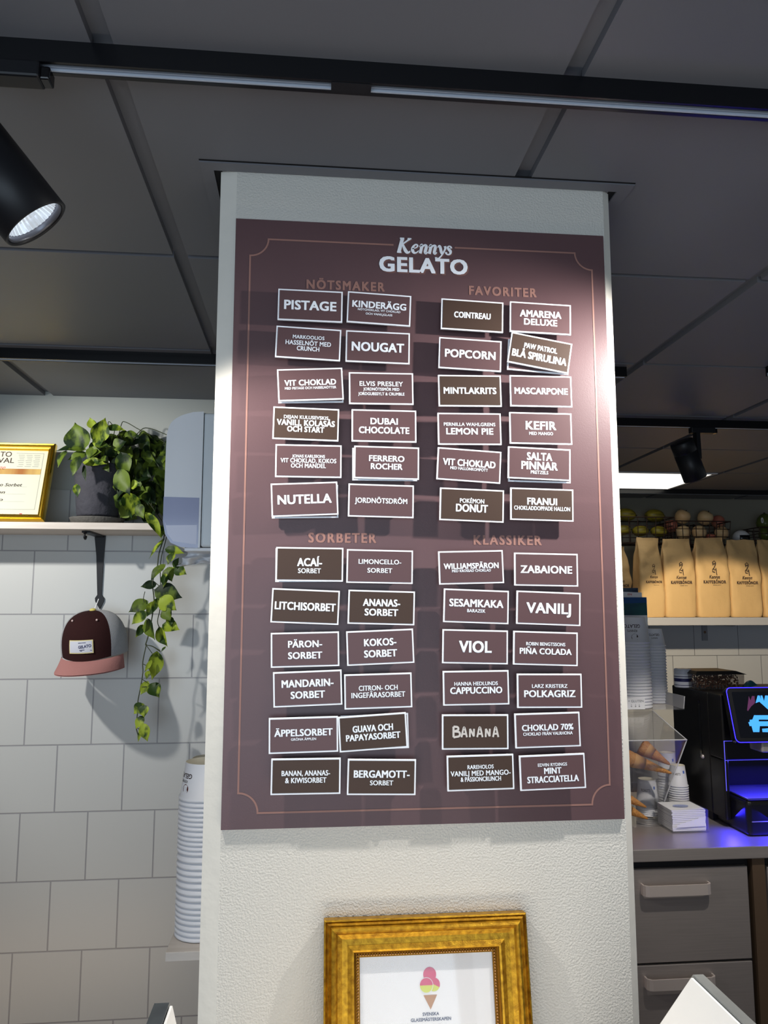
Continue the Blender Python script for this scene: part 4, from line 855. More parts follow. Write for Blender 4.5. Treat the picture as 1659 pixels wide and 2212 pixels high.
for k, (x0, x1, yt, ry) in enumerate(((1386, 1440, 1162, .10), (1441, 1509, 1164, 0), (1511, 1583, 1162, .0), (1585, 1652, 1166, -.02), (1655, 1724, 1166, .03))):
    a, b = at(x0, 1333, 4.08), at(x1, 1333, 4.08); hh = at(x0, yt, 4.15).z - bs_z
    lab = ['leftmost of the kraft coffee bags with lettering, nearest the pillar', 'second kraft coffee bag from the pillar, under the apple basket', 'third kraft coffee bag from the pillar, above the metal bracket', 'fourth kraft coffee bag from the pillar, under the white camera ball', 'kraft coffee bag cut off by the right edge of the picture'][k]
    coffee_bag(((a.x + b.x) / 2, 4.08 + .065, bs_z + .001), (b - a).x * 1.0, .115, hh, lab, k, ry)
a = at(1352, 1333, 4.15); coffee_bag((a.x - .05, 4.20, bs_z + .001), .18, .11, .40, 'dark kraft coffee bag half hidden behind the pillar edge', 11, .3)

# ---- wire baskets with fruit on the wall behind the bags
def wire_basket(x0, x1, y0, y1, zr, zb, label, nx=7, ny=4, nz=3):
    t = thing('wire_basket', label, 'basket', ((x0 + x1) / 2, y1, zb)); r = .0022
    mb = MB(); tp = .93
    def P(u, v, w):      # u, v across, w = height 0..1
        s = tp + (1 - tp) * w; cx, cy = (x0 + x1) / 2, (y0 + y1) / 2
        return Vector((cx + (x0 - cx + u * (x1 - x0)) * s, cy + (y0 - cy + v * (y1 - y0)) * s, zb + (zr - zb) * w))
    for k in range(nz + 1):
        w = k / nz; L = [P(0, 0, w), P(1, 0, w), P(1, 1, w), P(0, 1, w)]
        for i in range(4): mb.tube([L[i], L[(i + 1) % 4]], r * (1.6 if k == nz else 1), 6)
    for i in range(nx + 1):
        for v in (0, 1): mb.tube([P(i / nx, v, 0), P(i / nx, v, 1)], r, 6)
        mb.tube([P(i / nx, 0, 0), P(i / nx, 1, 0)], r, 6)
    for j in range(1, ny):
        for u in (0, 1): mb.tube([P(u, j / ny, 0), P(u, j / ny, 1)], r, 6)
        mb.tube([P(0, j / ny, 0), P(1, j / ny, 0)], r, 6)
    mb.build('wires', M_WIRE, t)
    # assumed wall hooks, added to carry it
    for u in (.25, .75):
        p = P(u, 1, 1); MB().tube([p, (p.x, YR - .001, p.z + .01), (p.x, YR - .001, p.z - .05)], .004, 6).build('hook', M_WIRE, t)
    return t
yf, yk = 4.17, 4.405
def fruit(x, y, Y, r, label, kind, grp):
    c = at(x, y, Y); rr = r / F * Y
    t = thing({'melon': 'melon', 'apple': 'apple', 'avocado': 'avocado'}[kind], label, kind, c, (random.uniform(-.4, .4), random.uniform(-.5, .5), random.uniform(0, 6)), grp)
    if kind == 'apple':
        m = mat('apple_red', rgb(186, 84, 82), .35, var=(9, rgb(214, 160, 120), .2)) if 'red' in label else mat('apple_cream', rgb(222, 196, 150), .35, var=(8, rgb(214, 170, 120), .25))
        MB().lathe([(0.02 * rr, -.80 * rr), (.3 * rr, -.92 * rr), (.65 * rr, -.78 * rr), (.92 * rr, -.35 * rr), (rr, .1 * rr), (.93 * rr, .52 * rr), (.66 * rr, .84 * rr), (.34 * rr, .93 * rr), (.12 * rr, .82 * rr), (0, .68 * rr)], 24).build('flesh', m, t, world=False)
        MB().tube([(0, 0, .66 * rr), (.03 * rr, 0, .9 * rr), (.1 * rr, 0, 1.08 * rr)], .055 * rr, 6).build('stem', M_SOIL, t, world=False)
    elif kind == 'melon':
        m = mat('melon_green', rgb(150, 136, 40), .4, var=(14, rgb(84, 76, 22), .12, (.3, 3, 3)))
        MB().ball((0, 0, 0), (rr * 1.25, rr, rr * .8), 24).build('flesh', m, t, world=False); t.rotation_euler = (.1, random.uniform(-.2, .2), random.uniform(-.2, .2))
        MB().tube([(rr * 1.2, 0, 0), (rr * 1.38, 0, .05 * rr)], .1 * rr, 6).build('stem', M_SOIL, t, world=False)
    else:
        MB().lathe([(0, -rr), (.5 * rr, -.88 * rr), (.9 * rr, -.45 * rr), (rr, .05 * rr), (.86 * rr, .55 * rr), (.5 * rr, .98 * rr), (.2 * rr, 1.15 * rr), (0, 1.18 * rr)], 24).build('flesh', mat('avocado_skin', rgb(84, 96, 44), .3, bump=(60, .3, 2)), t, world=False)
        MB().tube([(0, 0, 1.15 * rr), (0, 0, 1.28 * rr)], .1 * rr, 6).build('stem', M_SOIL, t, world=False)
    return t
x0, x1 = at(1318, 1118, yf).x, at(1456, 1118, yf).x
wire_basket(x0, x1, yf, yk, at(1400, 1117, yf).z, at(1400, 1172, yf).z, 'wire basket of green melons beside the pillar edge')
for x, y, Y, r, l in ((1352, 1112, 4.31, 18, 'green melon on top of the pile, nearest the pillar'), (1414, 1114, 4.31, 18, 'green melon on top of the pile, right half of its basket'), (1344, 1145, 4.225, 15, 'green melon low in its basket, at the pillar edge'), (1383, 1147, 4.225, 15, 'green melon in the middle of its basket'), (1423, 1148, 4.225, 15, 'green melon low in its basket, right end')):
    fruit(x, y, Y, r, l, 'melon', 'melons in the wire basket')
x0, x1 = at(1458, 1127, yf).x, at(1578, 1127, yf).x
wire_basket(x0, x1, yf, yk, at(1520, 1126, yf).z, at(1520, 1176, yf).z, 'wire basket of apples above the second and third coffee bag', 8)
for x, y, Y, r, l in ((1474, 1117, 4.30, 17, 'pale apple on top of the basket pile, left of two'), (1523, 1119, 4.30, 17, 'pale apple on top of the basket pile, right of two'), (1551, 1128, 4.345, 15, 'red apple at the top right of the apple basket'), (1449, 1137, 4.35, 15, 'red apple at the left end of the apple basket'), (1476, 1151, 4.225, 16, 'pale apple low in the basket at its left front'), (1510, 1151, 4.225, 16, 'pale apple low in the middle of the basket'), (1559, 1152, 4.225, 15, 'pale apple low in the basket at its right front'), (1535, 1163, 4.225, 11, 'red apple low in the basket between two pale ones')):
    fruit(x, y, Y, r, l, 'apple', 'apples in the wire basket')
x0, x1 = at(1640, 1138, yf).x, at(1765, 1138, yf).x
wire_basket(x0, x1, yf, yk, at(1650, 1139, yf).z, at(1650, 1180, yf).z, 'wire basket of avocados cut off by the right edge')
for x, y, Y, r, l in ((1652, 1130, 4.25, 19, 'green avocado with a white sticker at the right edge'), (1690, 1130, 4.27, 18, 'green avocado beyond the right edge of the picture'), (1656, 1155, 4.24, 17, 'green avocado low in the basket at the right edge')):
    o = fruit(x, y, Y, r, l, 'avocado', 'avocados in the wire basket')
    if 'sticker' in l:
        rr = 19 / F * 4.25; mb = MB()
        mb.tube([Vector((-.75 * rr + .10 * rr * cos(a), -.72 * rr, .25 * rr + .3 * rr * sin(a))) for a in [2 * pi * k / 16 for k in range(17)]], .05 * rr, 6); o.rotation_euler = (0, 0, 0); mb.build('sticker', M_WHITE, o, world=False)
# ---- ball camera
cb_ = at(1601, 1163, 4.30); cr = 19 / F * 4.30
bc = thing('security_camera', 'white ball camera with a dark lens window above the fourth bag', 'camera', (cb_.x, 4.30, bs_z))
MB().ball(cb_, cr, 28).build('housing', M_WHITE, bc)
MB().grid(lambda u, v: cb_ + Vector((sin((u - .5) * 1.5 + .08) * cos((v - .5) * .95 - .15), -cos((u - .5) * 1.5 + .08) * cos((v - .5) * .95 - .15), sin((v - .5) * .95 - .15))) * cr * 1.012, 16, 10).build('lens_window', M_GLOSSBLK, bc)
MB().lathe([(.05, bs_z), (.05, bs_z + .012), (.016, bs_z + .02), (.014, cb_.z - cr * .9)], 24, Matrix.Translation((cb_.x, 4.30, 0))).build('stand', M_WHITE, bc)  # the stand is assumed, added to carry the ball

# ---- steel counter
YC = 2.66; ZC = at(1374, 1836, YC).z
ctr = thing('steel_counter', 'brushed steel counter top under the coffee machine', 'counter', (2.0, YC, ZC))
MB().box((.62, YC, ZC - .042), (3.6, 3.46, ZC)).build('top', M_STEEL, ctr, bevel=.003)
YD = YC + .02
def dx(x, y): p = at(x, y, YD); return p.x, p.z
xr = dx(1614, 1870)[0]; z_t = dx(1600, 1871)[1]; z_m = dx(1500, 2079)[1]; zb1 = ZC - .042
cab = thing('drawer_cabinet', 'steel drawer unit under the counter, left of the steel post', 'cabinet', (1.2, YD, 0))
MB().box((.64, YD + .02, .08), (xr + .012, 3.40, zb1 - .002)).build('carcass', mat('cabinet_dark', rgb(26, 26, 30), .5), cab)
hz1, hz2 = dx(1460, 1917)[1], dx(1470, 2117)[1]; hx0, hx1 = dx(1384, 1917)[0], dx(1530, 1917)[0]
for zt3, zb3, hz, nm in ((z_t, z_m + .004, hz1, 1), (z_m - .004, z_m - (z_t - z_m) - .004, hz2, 2), ):
    d = MB().box((.70, YD, zb3), (xr, YD + .019, zt3)).build('drawer', M_STEEL, cab, bevel=.002)
    mb = MB(); hh = .0175; pts = [(hx0, YD, 0), (hx0, YD - .018, 0), (hx0 + .006, YD - .027, 0), (hx0 + .018, YD - .031, 0), (hx1 - .018, YD - .031, 0), (hx1 - .006, YD - .027, 0), (hx1, YD - .018, 0), (hx1, YD, 0)]
    inn = [(hx1 - .005, YD, 0), (hx1 - .005, YD - .016, 0), (hx1 - .018, YD - .026, 0), (hx0 + .018, YD - .026, 0), (hx0 + .005, YD - .016, 0), (hx0 + .005, YD, 0)]
    ol = [Vector(p) + Vector((0, 0, hz - hh)) for p in pts + inn]; n = len(ol); up_ = Vector((0, 0, 2 * hh))
    mb.add(ol + [p + up_ for p in ol], [(i, (i + 1) % n, n + (i + 1) % n, n + i) for i in range(n)], 0)
    for o_ in (Vector(), up_):
        m_ = len(pts)
        order = [(i, i + 1, n - 2 - i, n - 1 - i) for i in range(0, 3)]
        mb.add([p + o_ for p in ol], [(0, 1, n - 2, n - 1), (1, 2, 3, n - 3, n - 2), (3, 4, n - 4, n - 3), (4, 5, 6, n - 5, n - 4), (6, 7, n - 6, n - 5)], 0)
    mb.build('handle', mat('handle_steel', rgb(226, 214, 206), .35, metal=.45), d)
pxa, pxb = dx(1623, 1860)[0], dx(1650, 1860)[0]
MB().box((pxa, YD - .004, 0), (pxb, YD + .05, zb1 - .001)).build('post', M_STEELD, tag(thing('counter_leg', 'brownish steel post holding up the counter, right of the drawers', 'post', (pxa, YD, 0)), None, None))
cab2 = thing('drawer_cabinet', 'steel cabinet right of the steel post, cut off by the picture edge', 'cabinet', (2.2, YD, 0))
MB().box((pxb + .008, YD + .02, .08), (3.2, 3.40, zb1 - .002)).build('carcass', mat('cabinet_dark', rgb(26, 26, 30), .5), cab2)
MB().box((pxb + .010, YD, .12), (3.0, YD + .019, zb1 - .035)).build('door', M_STEEL, cab2, bevel=.002)

# ---- coffee machine
XM = at(1451, 1480, 3.27).x; ZT = at(1451, 1479, 3.27).z; YM0, YM1 = 2.87, 3.27
zbase = ZC + .0; XE = XM + .62
zr1 = at(1600, 1643, 2.86).z; zr0 = at(1600, 1700, 2.90).z
cm = thing('coffee_machine', 'black coffee machine with a touch screen and blue light strips', 'coffee machine', (XM + .3, 3.05, ZC))
mb = MB(); mb.box((XM, 2.97, ZC + .03), (XE, YM1, ZT)); mb.box((XM, YM0, zr1), (XE, 2.97, ZT)); mb.box((XM, YM0, ZC + .03), (XM + .020, 2.97, zr1)); mb.box((XE - .03, YM0, ZC + .03), (XE, 2.97, zr1))
mb.build('body', M_DKSIDE, cm, bevel=.006, seg=3)
MB().box((XM - .002, YM0 + .16, ZC + .24), (XM + .001, YM0 + .175, ZT - .04)).build('side_groove', M_GLOSSBLK, cm)
MB().ball((XM - .002, YM0 + .155, ZC + .235), .009, 14).build('side_knob', M_STEEL, cm)
MB().box((XM + .02, 2.76, ZC + .001), (XE - .02, 2.985, zr0 - .016)).build('drip_base', mat('satin_black', rgb(14, 14, 17), .35), cm, bevel=.016, seg=4)
MB().box((XM + .01, 2.99, ZC + .0005), (XE - .01, 3.26, ZC + .03)).build('plinth', M_BLACK, cm)
MB().box((XM + .026, 2.764, zr0 - .0165), (XE - .026, 2.972, zr0 - .009)).build('drip_tray', mat('tray_steel', rgb(120, 120, 128), .3, metal=.9), cm, bevel=.003)
MB().box((XM + .034, 2.758, ZC + .052), (XE - .034, 2.761, ZC + .055)).build('base_trim', M_STEEL, cm)
# the lit recess lines
mb = MB(); e = .0014; zu = at(1567, 1601, 2.868).z
for a, b in (((XM + .004, zu), (XM + .36, zu)), ((XM + .004, zr1), (XE - .03, zr1)), ((XM + .004, zr0 - .005), (XM + .004, zu))):
    mb.box((a[0] - e / 2, YM0 - .003, a[1] - e / 2), (b[0] + e / 2, YM0 - .0005, b[1] + e / 2))
mb.build('light_strip', mat('blue_strip', (.2, .2, 1, 1), .4, emit=((.10, .09, 1.0, 1), .8)), cm)
# tilted touch screen
sA = at(1592, 1605, 2.77); sT = at(1575, 1484, 2.825); sw, tilt = .30, atan2(2.825 - 2.77, sT.z - sA.z)
shh = (sT - sA).length * .995
ms = Matrix.Translation((sA.x - .002, 2.77, sA.z)) @ Matrix.Rotation(-tilt, 4, 'X')
def rr_rect(w, h, r, n=6, x0=0, z0=0):
    out = []
    for cx_, cz2, a0 in ((w - r, r, -90), (w - r, h - r, 0), (r, h - r, 90), (r, r, 180)):
        out += [(x0 + cx_ + r * cos(radians(a0 + 90 * k / n)), z0 + cz2 + r * sin(radians(a0 + 90 * k / n))) for k in range(n + 1)]
    return out
def scr(mb, pts, y, d): mb.prism([ms @ Vector((p[0], y, p[1])) for p in pts], (ms.to_3x3() @ Vector((0, d, 0))))
mb = MB(); scr(mb, rr_rect(sw, shh, .018, x0=.0), .004, .026); sc_o = mb.build('screen_housing', M_GLOSSBLK, cm)
mb = MB(); P2 = rr_rect(sw - .004, shh - .004, .017, x0=.002, z0=.002); P2.append(P2[0])
mb.tube([ms @ Vector((p[0], .0035, p[1])) for p in P2], .0017, 8); mb.build('screen_light_ring', M_BLUE, cm)
mb = MB(); scr(mb, rr_rect(sw - .012, shh - .012, .012, x0=.006, z0=.006), .001, .004); mb.build('screen_bezel', M_BLACK, cm)
mb = MB(); scr(mb, rr_rect(sw - .040, shh - .036, .003, x0=.020, z0=.018), -.0002, .002); mb.build('screen_glass', mat('screen_glass', rgb(14, 16, 22), .1, emit=((.02, .025, .035, 1), .08)), cm)
# picture on the screen, from pixels on the screen plane
nS = ms.to_3x3() @ Vector((0, -1, 0)); oS = ms @ Vector((0, -.0012, 0))
def onscreen(x, y):
    a, b = at(x, y, 1.0), Vector((0, 0, CZ)); d = a - b; t = (oS - b).dot(nS) / d.dot(nS); return b + d * t
def sp(x, y): return onscreen(1440 + x / 5.265, 1420 + y / 5.267)
mb = MB()
for pol in ([(1012, 520), (1035, 434), (1058, 434), (1072, 480), (1068, 434), (1088, 434), (1108, 498), (1120, 434), (1150, 434), (1180, 480), (1180, 600), (1150, 590), (1055, 505)],
            [(995, 658), (1180, 658), (1180, 708), (1048, 708), (1048, 728), (1180, 728), (1180, 782), (1060, 782), (1055, 850), (985, 850), (965, 780), (945, 782), (930, 738), (945, 735), (945, 710), (975, 708)],
            [(1085, 812), (1180, 805), (1180, 852), (1090, 850)]):
    mb.add([sp(*p) for p in pol], [tuple(range(len(pol)))])
mb.build('screen_picture', mat('screen_cyan', (.05, .3, .8, 1), .4, emit=((.06, .36, .95, 1), .85)), cm)
mb = MB(); mb.add([sp(*p) for p in [(915, 600), (935, 440), (955, 490), (970, 440), (1000, 440), (1005, 520), (960, 560), (925, 612)]], [tuple(range(8))])
mb.build('screen_picture', mat('screen_plum', (.06, .02, .06, 1), .4, emit=((.09, .02, .07, 1), .8)), cm)
mb = MB(); n1 = at(1648, 1612, 2.80); mb.box((n1.x - .010, 2.79, n1.z - .022), (n1.x + .045, 2.88, n1.z + .016)); mb.build('spout', M_STEEL, cm, bevel=.006, seg=3)
# the machine's own blue lamp in the recess
light('machine_light', 'AREA', (XM + .20, 2.90, zr1 - .012), (XM + .20, 2.80, ZC), 4, (.05, .04, 1), .34, .04)
light('machine_light', 'AREA', (XM + .10, 2.752, ZC + .07), (XM + .02, 2.66, ZC - .05), 2.6, (.025, .018, 1), .30, .05)  # added light for the blue spill on the counter

# ---- things on top of the machine
j0 = at(1476, 1483, 3.16); jr = 18.5 / F * 3.16
jar = thing('supplement_jar', 'white jar with a navy band on top of the coffee machine', 'jar', (j0.x, 3.16, ZT + .001))
jh = at(1476, 1443, 3.16).z - at(1476, 1483, 3.16).z
MB().lathe([(0, 0), (jr * .92, 0), (jr, .004), (jr, jh * .70), (jr * .96, jh * .74), (0, jh * .74)], 32).build('body', M_WHITE, jar, world=False)
MB().lathe([(jr * .98, jh * .74), (jr * .99, jh * .76), (jr * .97, jh * .97), (jr * .9, jh), (0, jh)], 32).build('lid', mat('jar_lid', rgb(206, 208, 216), .4), jar, world=False)
MB().lathe([(jr * 1.006, jh * .32), (jr * 1.006, jh * .50)], 32).lathe([(jr * 1.006, jh * .57), (jr * 1.006, jh * .61)], 32).lathe([(jr * 1.006, jh * .12), (jr * 1.006, jh * .15)], 32).build('label', M_NAVY, jar, world=False)
h0_, h1_ = at(1498, 1478, 3.08), at(1603, 1478, 3.08); hzl, hzt = at(1550, 1456, 3.08).z, at(1550, 1443, 3.2).z
hop = thing('bean_hopper', 'black lidded hopper of coffee beans on top of the coffee machine', 'hopper', ((h0_.x + h1_.x) / 2, 3.15, ZT + .001))
MB().prism([(h0_.x + .004, 3.06, ZT + .001), (h1_.x - .004, 3.06, ZT + .001), (h1_.x, 3.06, hzl), (h0_.x, 3.06, hzl)], (0, .17, 0)).build('tank', clear('smoked_plastic', (.62, .60, .58, 1), .02), hop)
MB().prism([(h0_.x - .004, 3.05, hzl), (h1_.x + .006, 3.05, hzl), (h1_.x - .03, 3.07, hzl + .013), (h0_.x + .012, 3.07, hzl + .013)], (0, .15, 0)).build('lid', M_BLACK, hop, bevel=.003)
bean = MB(); rb = random.Random(3)
for k in range(420):
    c = (rb.uniform(h0_.x + .014, h1_.x - .014), rb.uniform(3.068, 3.20), ZT + .006 + rb.uniform(0, (hzl - ZT) * .82))
    bean.ball(c, (.0052, .0036, .0034), 6, mtx=Euler((rb.uniform(0, 6), rb.uniform(0, 6), rb.uniform(0, 6))).to_matrix().to_4x4())
bo = bean.build('coffee_beans', mat('roasted_beans', rgb(150, 96, 66), .3), hop); bo['kind'] = 'stuff'
g0 = at(1619, 1480, 3.12)
tb = thing('teal_pouch', 'small teal pouch lying on the coffee machine behind the screen', 'pouch', (g0.x, 3.12, ZT + .001))
MB().grid(lambda u, v: Vector(((u - .5) * .05, (v - .5) * .05 * (1 if True else 1), .018 * sin(pi * u) * sin(pi * v) * 1.4 + .012 * u + .004 * sin(9 * u) * v)), 12, 10).build('pouch', mat('teal_foil', rgb(44, 110, 130), .35), tb, world=False, bevel=0)

# ---- acrylic cone dispenser
kx = at(1484, 1598, 1).x; YN = 2.76; XD = kx * YN; zN = at(1484, 1598, YN).z
def onside(x, y):
    k = at(x, y, 1); t = XD / k.x; return t, CZ + (k.z - CZ) * t
(yt_, ztp), (yb2, zbt) = onside(1410, 1535), onside(1425, 1790)
zbt = ZC + .012; X0 = XD - .42
cd = thing('cone_dispenser', 'clear acrylic dispenser with angled front holding wafer cones', 'dispenser', ((XD + X0) / 2, yb2, ZC))
side = [(yt_, ztp), (YN, zN), (yb2, zbt), (yb2 + .20, zbt), (yb2 + .20, ztp)]
for X, nm in ((XD - .003, 'side_panel'), (X0, 'side_panel')): MB().prism([(X, p[0], p[1]) for p in side], (.003, 0, 0)).build(nm, M_GLASS, cd)
def sheet(a, b, nm):
    n_ = Vector((0, -(b[1] - a[1]), b[0] - a[0])).normalized() * .003
    MB().prism([(X0 + .0032, a[0], a[1]), (XD - .0032, a[0], a[1]), (XD - .0032, b[0], b[1]), (X0 + .0032, b[0], b[1])], n_).build(nm, M_GLASS, cd)
sheet((yt_ + .004, ztp - .002), (YN + .006, zN + .002), 'upper_flap'); sheet((YN + .006, zN - .002), (yb2 + .004, zbt + .004), 'lower_flap')
mid_y, mid_z = onside(1452, 1690)
sheet((mid_y + .006, mid_z), (mid_y + .12, mid_z + .045), 'divider')
MB().box((X0 - .02, yb2 - .10, ZC + .0005), (XD + .03, yb2 + .22, ZC + .0115)).build('base', M_GLASS, cd, bevel=.002)
edge = clear('acrylic_edge', (.75, .75, .76, 1), .45)
mb = MB(); mb.tube([(XD - .001, p[0], p[1]) for p in side[:3]], .0028, 6); mb.tube([(X0, YN, zN), (XD, YN, zN)], .0026, 6); mb.build('edge', edge, cd)
def cone(x, y, Yb, x2, y2, Yt, R, label):
    b, t = at(x, y, Yb), at(x2, y2, Yt); L = (t - b).length; q = (t - b).to_track_quat('Z', 'Y')
    o = thing('wafer_cone', label, 'wafer cone', b, q.to_euler(), 'wafer cones in the dispenser')
    MB().lathe([(R * .94, .004), (R, 0), (R * 1.02, .012), (R * .78, L * .30), (R * .14, L * .97), (0, L)], 28).lathe([(R * .94, .004), (R * .70, L * .3), (0, L * .9)], 28).build('wafer', M_CONE, o, world=False)
    MB().lathe([(R * .88, L * .22), (R * .64, L * .44), (R * .645, L * .445), (R * .89, L * .22)], 28, mi=0).build('sleeve', mat('sleeve_kraft', rgb(214, 166, 104), .6), o, world=False)
cone(1384, 1612, 2.93, 1448, 1652, 2.87, .032, 'upper wafer cone in the dispenser, pointing down right')
cone(1345, 1634, 2.90, 1452, 1671, 2.86, .032, 'second wafer cone in the dispenser, lying below the upper one')
cone(1330, 1712, 2.96, 1397, 1744, 2.93, .026, 'wafer cone in the lower bin, its tip beside the cups')
cone(1335, 1738, 2.96, 1400, 1769, 2.93, .026, 'lowest wafer cone in the lower bin')

# ---- acrylic tray of gelato cups on top
YT = 3.02; zT = ztp + .004
ta = at(1478, 1530, YT)
tray = thing('acrylic_tray', 'clear acrylic tray with raised end standing on the cone dispenser', 'tray', (ta.x - .25, YT + .13, zT))
zl = at(1478, 1504, YT).z
MB().box((ta.x - .62, YT, zT), (ta.x, YT + .26, zT + .004)).build('bottom', M_GLASS, tray)
MB().prism([(ta.x - .004, YT, zT + .004), (ta.x + .002, YT, zl), (ta.x + .006, YT, zl), (ta.x, YT, zT + .004)], (0, .26, 0)).build('end_lip', edge, tray)
MB().prism([(ta.x - .19, YT + .256, zT + .004), (ta.x, YT + .256, zT + .004), (ta.x + .003, YT + .256, zl), (ta.x - .14, YT + .256, zl + .02)], (0, .004, 0)).build('back_lip', M_GLASS, tray)
def cup_stack(x, Y, ytop, yfirst, R, r, h, n, labf, grp, zfloor, prints):
    cx_ = at(x, 1500, Y).x; ztop = at(x, ytop, Y).z; z0 = zfloor + .001; step = (ztop - h - z0) / (n - 1)
    for k in range(n):
        top = k == n - 1
        c = gelato_cup((cx_, Y, z0 + step * k), R, r, h if top else h - .002, labf[1] if top else labf[0], grp)
        if prints and (top or k % 3 == 1):
            mb = MB()
            if top:
                v, f = text2d('GELATO', R * .95, h * .13, .015); wrap(mb, v, f, R, r, h, radians(250), h * .66); v, f = text2d('KENNYS', R * .55, h * .09, .01); wrap(mb, v, f, R, r, h, radians(250), h * .48)
                v, f = disc_pts(0, 0, h * .13), [tuple(range(24))]; wrap(mb, v, f, R, r, h, radians(258), h * .24)
            else:
                wrap(mb, [(-R * .14, -.002), (R * .14, -.002), (R * .06, .003), (-R * .06, .003)], [(0, 1, 2, 3)], R, r, h, radians(235 + 12 * (k % 5)), .0105)
            mb.build('print', M_INK, c, world=False)
cup_stack(1369, 3.10, 1333, 0, .070, .055, .105, 22, ('white printed gelato cup in the wide stack at the pillar edge', 'topmost cup of the wide stack at the pillar edge, lettered'), 'wide cups on the acrylic tray', zT + .004, True)
cup_stack(1417, 3.22, 1358, 0, .046, .034, .074, 21, ('white upturned cup in the narrow stack on the acrylic tray', 'topmost cup of the narrow stack with a round logo'), 'narrow cups on the acrylic tray', zT + .004, True)
# handwritten note in front of the wide stack
n0, n1_ = at(1362, 1532, YT - .004), at(1393, 1508, YT - .004)
nt_ = thing('note_card', 'small white handwritten note on the front of the acrylic tray', 'note', ((n0.x + n1_.x) / 2, YT - .002, n0.z))
MB().box((n0.x - .03, YT - .0025, n0.z - .001), (n1_.x, YT - .0012, n1_.z)).build('paper', M_PAPER, nt_)
mb = MB(); put_text_px(mb, 'H + GLUTEN', 1350, 1390, 1514.5, 5, YT - .003, bold=0)
for x in (1364, 1373, 1381):
    p = at(x, 1525, YT - .003)
    for st in ([(0, .007), (0, -.004)], [(-.003, 0), (0, -.004)], [(.003, 0), (0, -.004)]): ribbon(mb, st, .0011, p)
mb.build('writing', mat('grey_ink', rgb(100, 102, 110), .7), nt_)
# leaflets standing behind the cups
l0, l1 = at(1338, 1332, 3.26), at(1394, 1290, 3.26)
lh = thing('leaflet_holder', 'assumed clear leaflet holder standing behind the wide cup stack', 'leaflet holder', (l0.x, 3.26, zT + .004))  # added to hold the leaflets up; no holder is seen
MB().box((l0.x, 3.2675, zT + .0045), (l1.x + .002, 3.2695, l0.z + .015)).box((l0.x, 3.243, zT + .0045), (l1.x + .002, 3.245, l0.z - .03)).box((l0.x, 3.245, zT + .0045), (l1.x + .002, 3.2675, zT + .007)).build('holder', M_GLASS, lh)
lf1 = thing('leaflet', 'leaflet with a blue and green picture behind the wide cups', 'leaflet', (l0.x, 3.25, zT + .008))
MB().box((l0.x + .003, 3.247, zT + .008), (l1.x, 3.249, l1.z)).build('sheet', M_PAPER, lf1)
zq = l0.z + .006
MB().add([(l0.x + .004, 3.2466, zq), (l1.x - .001, 3.2466, zq), (l1.x - .001, 3.2466, l1.z - .001), (l0.x + .004, 3.2466, l1.z - .001)], [(0, 1, 2, 3)]).build('picture', mat('lake_picture', rgb(16, 70, 84), .5, var=(9, rgb(28, 96, 96), .15, (1, 1, 2))), lf1)
MB().add([(l0.x + .004, 3.2463, l1.z - .028), (l1.x - .001, 3.2463, l1.z - .024), (l1.x - .001, 3.2463, l1.z - .001), (l0.x + .004, 3.2463, l1.z - .001)], [(0, 1, 2, 3)]).build('picture_sky', mat('deep_blue', rgb(10, 72, 130), .5), lf1)
lf2 = thing('leaflet', 'white leaflet sticking up behind the blue and green one', 'leaflet', (l0.x, 3.256, zT + .008))
p2 = at(1386, 1280, 3.256)
MB().prism([(l0.x + .003, 3.255, zT + .008), (p2.x + .01, 3.255, zT + .008), (p2.x, 3.255, p2.z), (l0.x + .003, 3.255, p2.z + .004)], (0, .002, 0)).build('sheet', M_PAPER, lf2)
mb = MB(); put_text(mb, 'EN', (p2.x - .055, 3.2546, p2.z - .008), .018, .008, bold=.02); mb.build('lettering', mat('red_print', rgb(190, 60, 70), .6), lf2)
lf3 = thing('leaflet', 'dark blue leaflet, hindmost in the leaflet holder', 'leaflet', (l0.x, 3.263, zT + .008))
p3 = at(1378, 1270, 3.262)
MB().box((l0.x + .003, 3.262, zT + .008), (p3.x, 3.264, p3.z)).build('sheet', mat('dusk_blue', rgb(34, 50, 76), .5, var=(20, rgb(80, 100, 120), .15)), lf3)

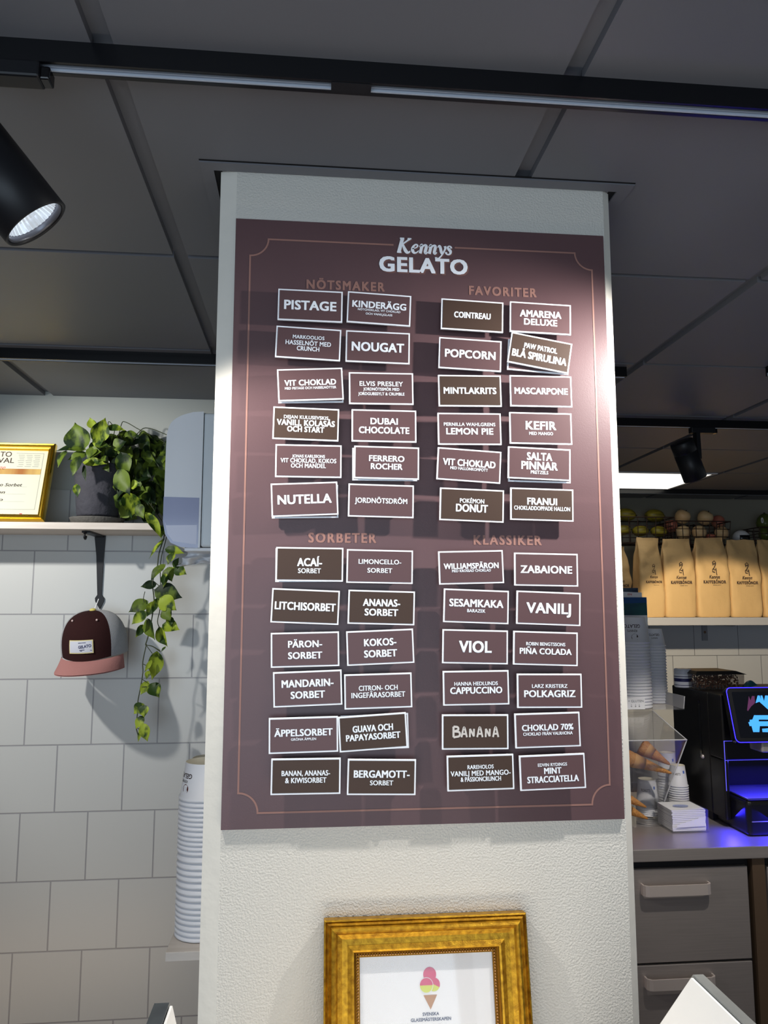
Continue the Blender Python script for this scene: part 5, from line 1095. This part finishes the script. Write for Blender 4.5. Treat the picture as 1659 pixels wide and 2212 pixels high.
# ---- napkin box and paper coffee cups
YNp = 2.83; na, nb = at(1452, 1796, YNp), at(1532, 1793, YNp)
zn1 = at(1500, 1750, YNp).z
nx = thing('napkin_box', 'clear acrylic box of white napkins on the steel counter', 'napkin holder', ((na.x + nb.x) / 2, YNp + .07, ZC))
w_ = nb.x - na.x
for lo, hi in (((na.x, YNp, ZC + .0005), (nb.x, YNp + .14, ZC + .004)), ((na.x, YNp, ZC + .004), (na.x + .003, YNp + .14, zn1)), ((nb.x - .003, YNp, ZC + .004), (nb.x, YNp + .14, zn1)), ((na.x, YNp + .137, ZC + .004), (nb.x, YNp + .14, zn1 + .01)), ((na.x, YNp, ZC + .004), (nb.x, YNp + .003, ZC + .012))):
    MB().box(lo, hi).build('panel', M_GLASS, nx)
for k in range(12):
    z0 = ZC + .005 + k * (zn1 - ZC - .006) / 12; hh = (zn1 - ZC - .006) / 12
    o = thing('napkin', 'topmost white napkin with a pale blue print' if k == 11 else 'white folded napkin in the box, below the topmost', 'napkin', ((na.x + nb.x) / 2, YNp + .07, z0), (0, 0, random.uniform(-.02, .02)), 'napkins in the acrylic box')
    hw = w_ / 2 - .006 - random.uniform(0, .002); rs_ = random.uniform(-.0015, .0015)
    mb = MB(); mb.grid(lambda u, v: Vector(((2 * u - 1) * hw, (2 * v - 1) * .061, hh * .92 + (.004 * max(0, u - .5) * (1 - v) if k == 11 else 0))), 4, 4); mb.box((-hw, -.061, 0.0003), (hw, .061, hh * .9)); mb.build('folded_sheet', M_PAPER, o, world=False)
    if k == 11:
        mb = MB(); mb.add([(x * .030 - .006, y * .018 - .01, hh * .92 + .0032) for x, y in disc_pts(0, 0, 1)], [tuple(range(24))]); put_text(mb, 'NAPKIN'[:0] or 'Kennys', (-.004, -.01, hh * .92 + .0036), .05, .012, bold=0, shear=.3, uz=(0, 1, 0), mi=1); mb.build('print', [mat('pale_blue_print', rgb(176, 186, 222), .7), mat('mid_blue_print', rgb(130, 144, 200), .7)], o, world=False)
    if k == 7:
        mb = MB(); mb.add([(-hw * .75, -.0660, -.020), (hw * .92, -.0635, hh * 1.2), (hw * .95, -.0660, -.026), (-hw * .78, -.0662, -.030)], [(0, 1, 2, 3)]); mb.build('loose_corner', M_PAPER, o, world=False)
def coffee_stack(x, Y, ybase_top, n, R, r, h, step, labs, grp, zfl, logo=True):
    cx_ = at(x, 1700, Y).x; ztop = at(x, ybase_top, Y).z; z0 = ztop - h - step * (n - 1)
    if z0 < zfl + .001: step = (ztop - h - zfl - .001) / max(1, n - 1); z0 = zfl + .001
    n2 = max(n, int((ztop - h - zfl - .001) / step) + 1); z0 = zfl + .001; step = (ztop - h - z0) / max(1, n2 - 1)
    for k in range(n2):
        top = k == n2 - 1; c = gelato_cup((cx_, Y, z0 + step * k), R, r, h if top else h - .002, labs[1] if top else labs[0], grp, name='coffee_cup')
        if top:
            mb = MB(); v, f = text2d("ROAST'S", R * .8, h * .10, .01); wrap(mb, v, f, R, r, h, radians(236), h * .62, flip=False); wrap(mb, [(-.004, -.005), (.004, -.005), (.004, .006), (-.004, .006)], [(0, 1, 2, 3)], R, r, h, radians(290), h * .72, 1); mb.build('print', [M_INK, mat('blue_logo', rgb(86, 120, 205), .5)], c, world=False)
coffee_stack(1465, 3.10, 1652, 13, .0375, .0285, .082, .0105, ('white paper coffee cup in the front stack beside the napkins', 'topmost coffee cup of the front stack beside the napkins'), 'front coffee cups', ZC)
coffee_stack(1443, 3.19, 1625, 13, .0375, .0300, .094, .0105, ('white paper coffee cup in the rear stack behind the dispenser', 'topmost coffee cup of the rear stack, seen through acrylic'), 'rear coffee cups', ZC)
coffee_stack(1398, 3.05, 1682, 6, .044, .034, .100, .022, ('white paper cup in the short stack behind the cone dispenser', 'topmost cup of the short stack behind the cone dispenser'), 'short coffee cup stack', ZC + .012)
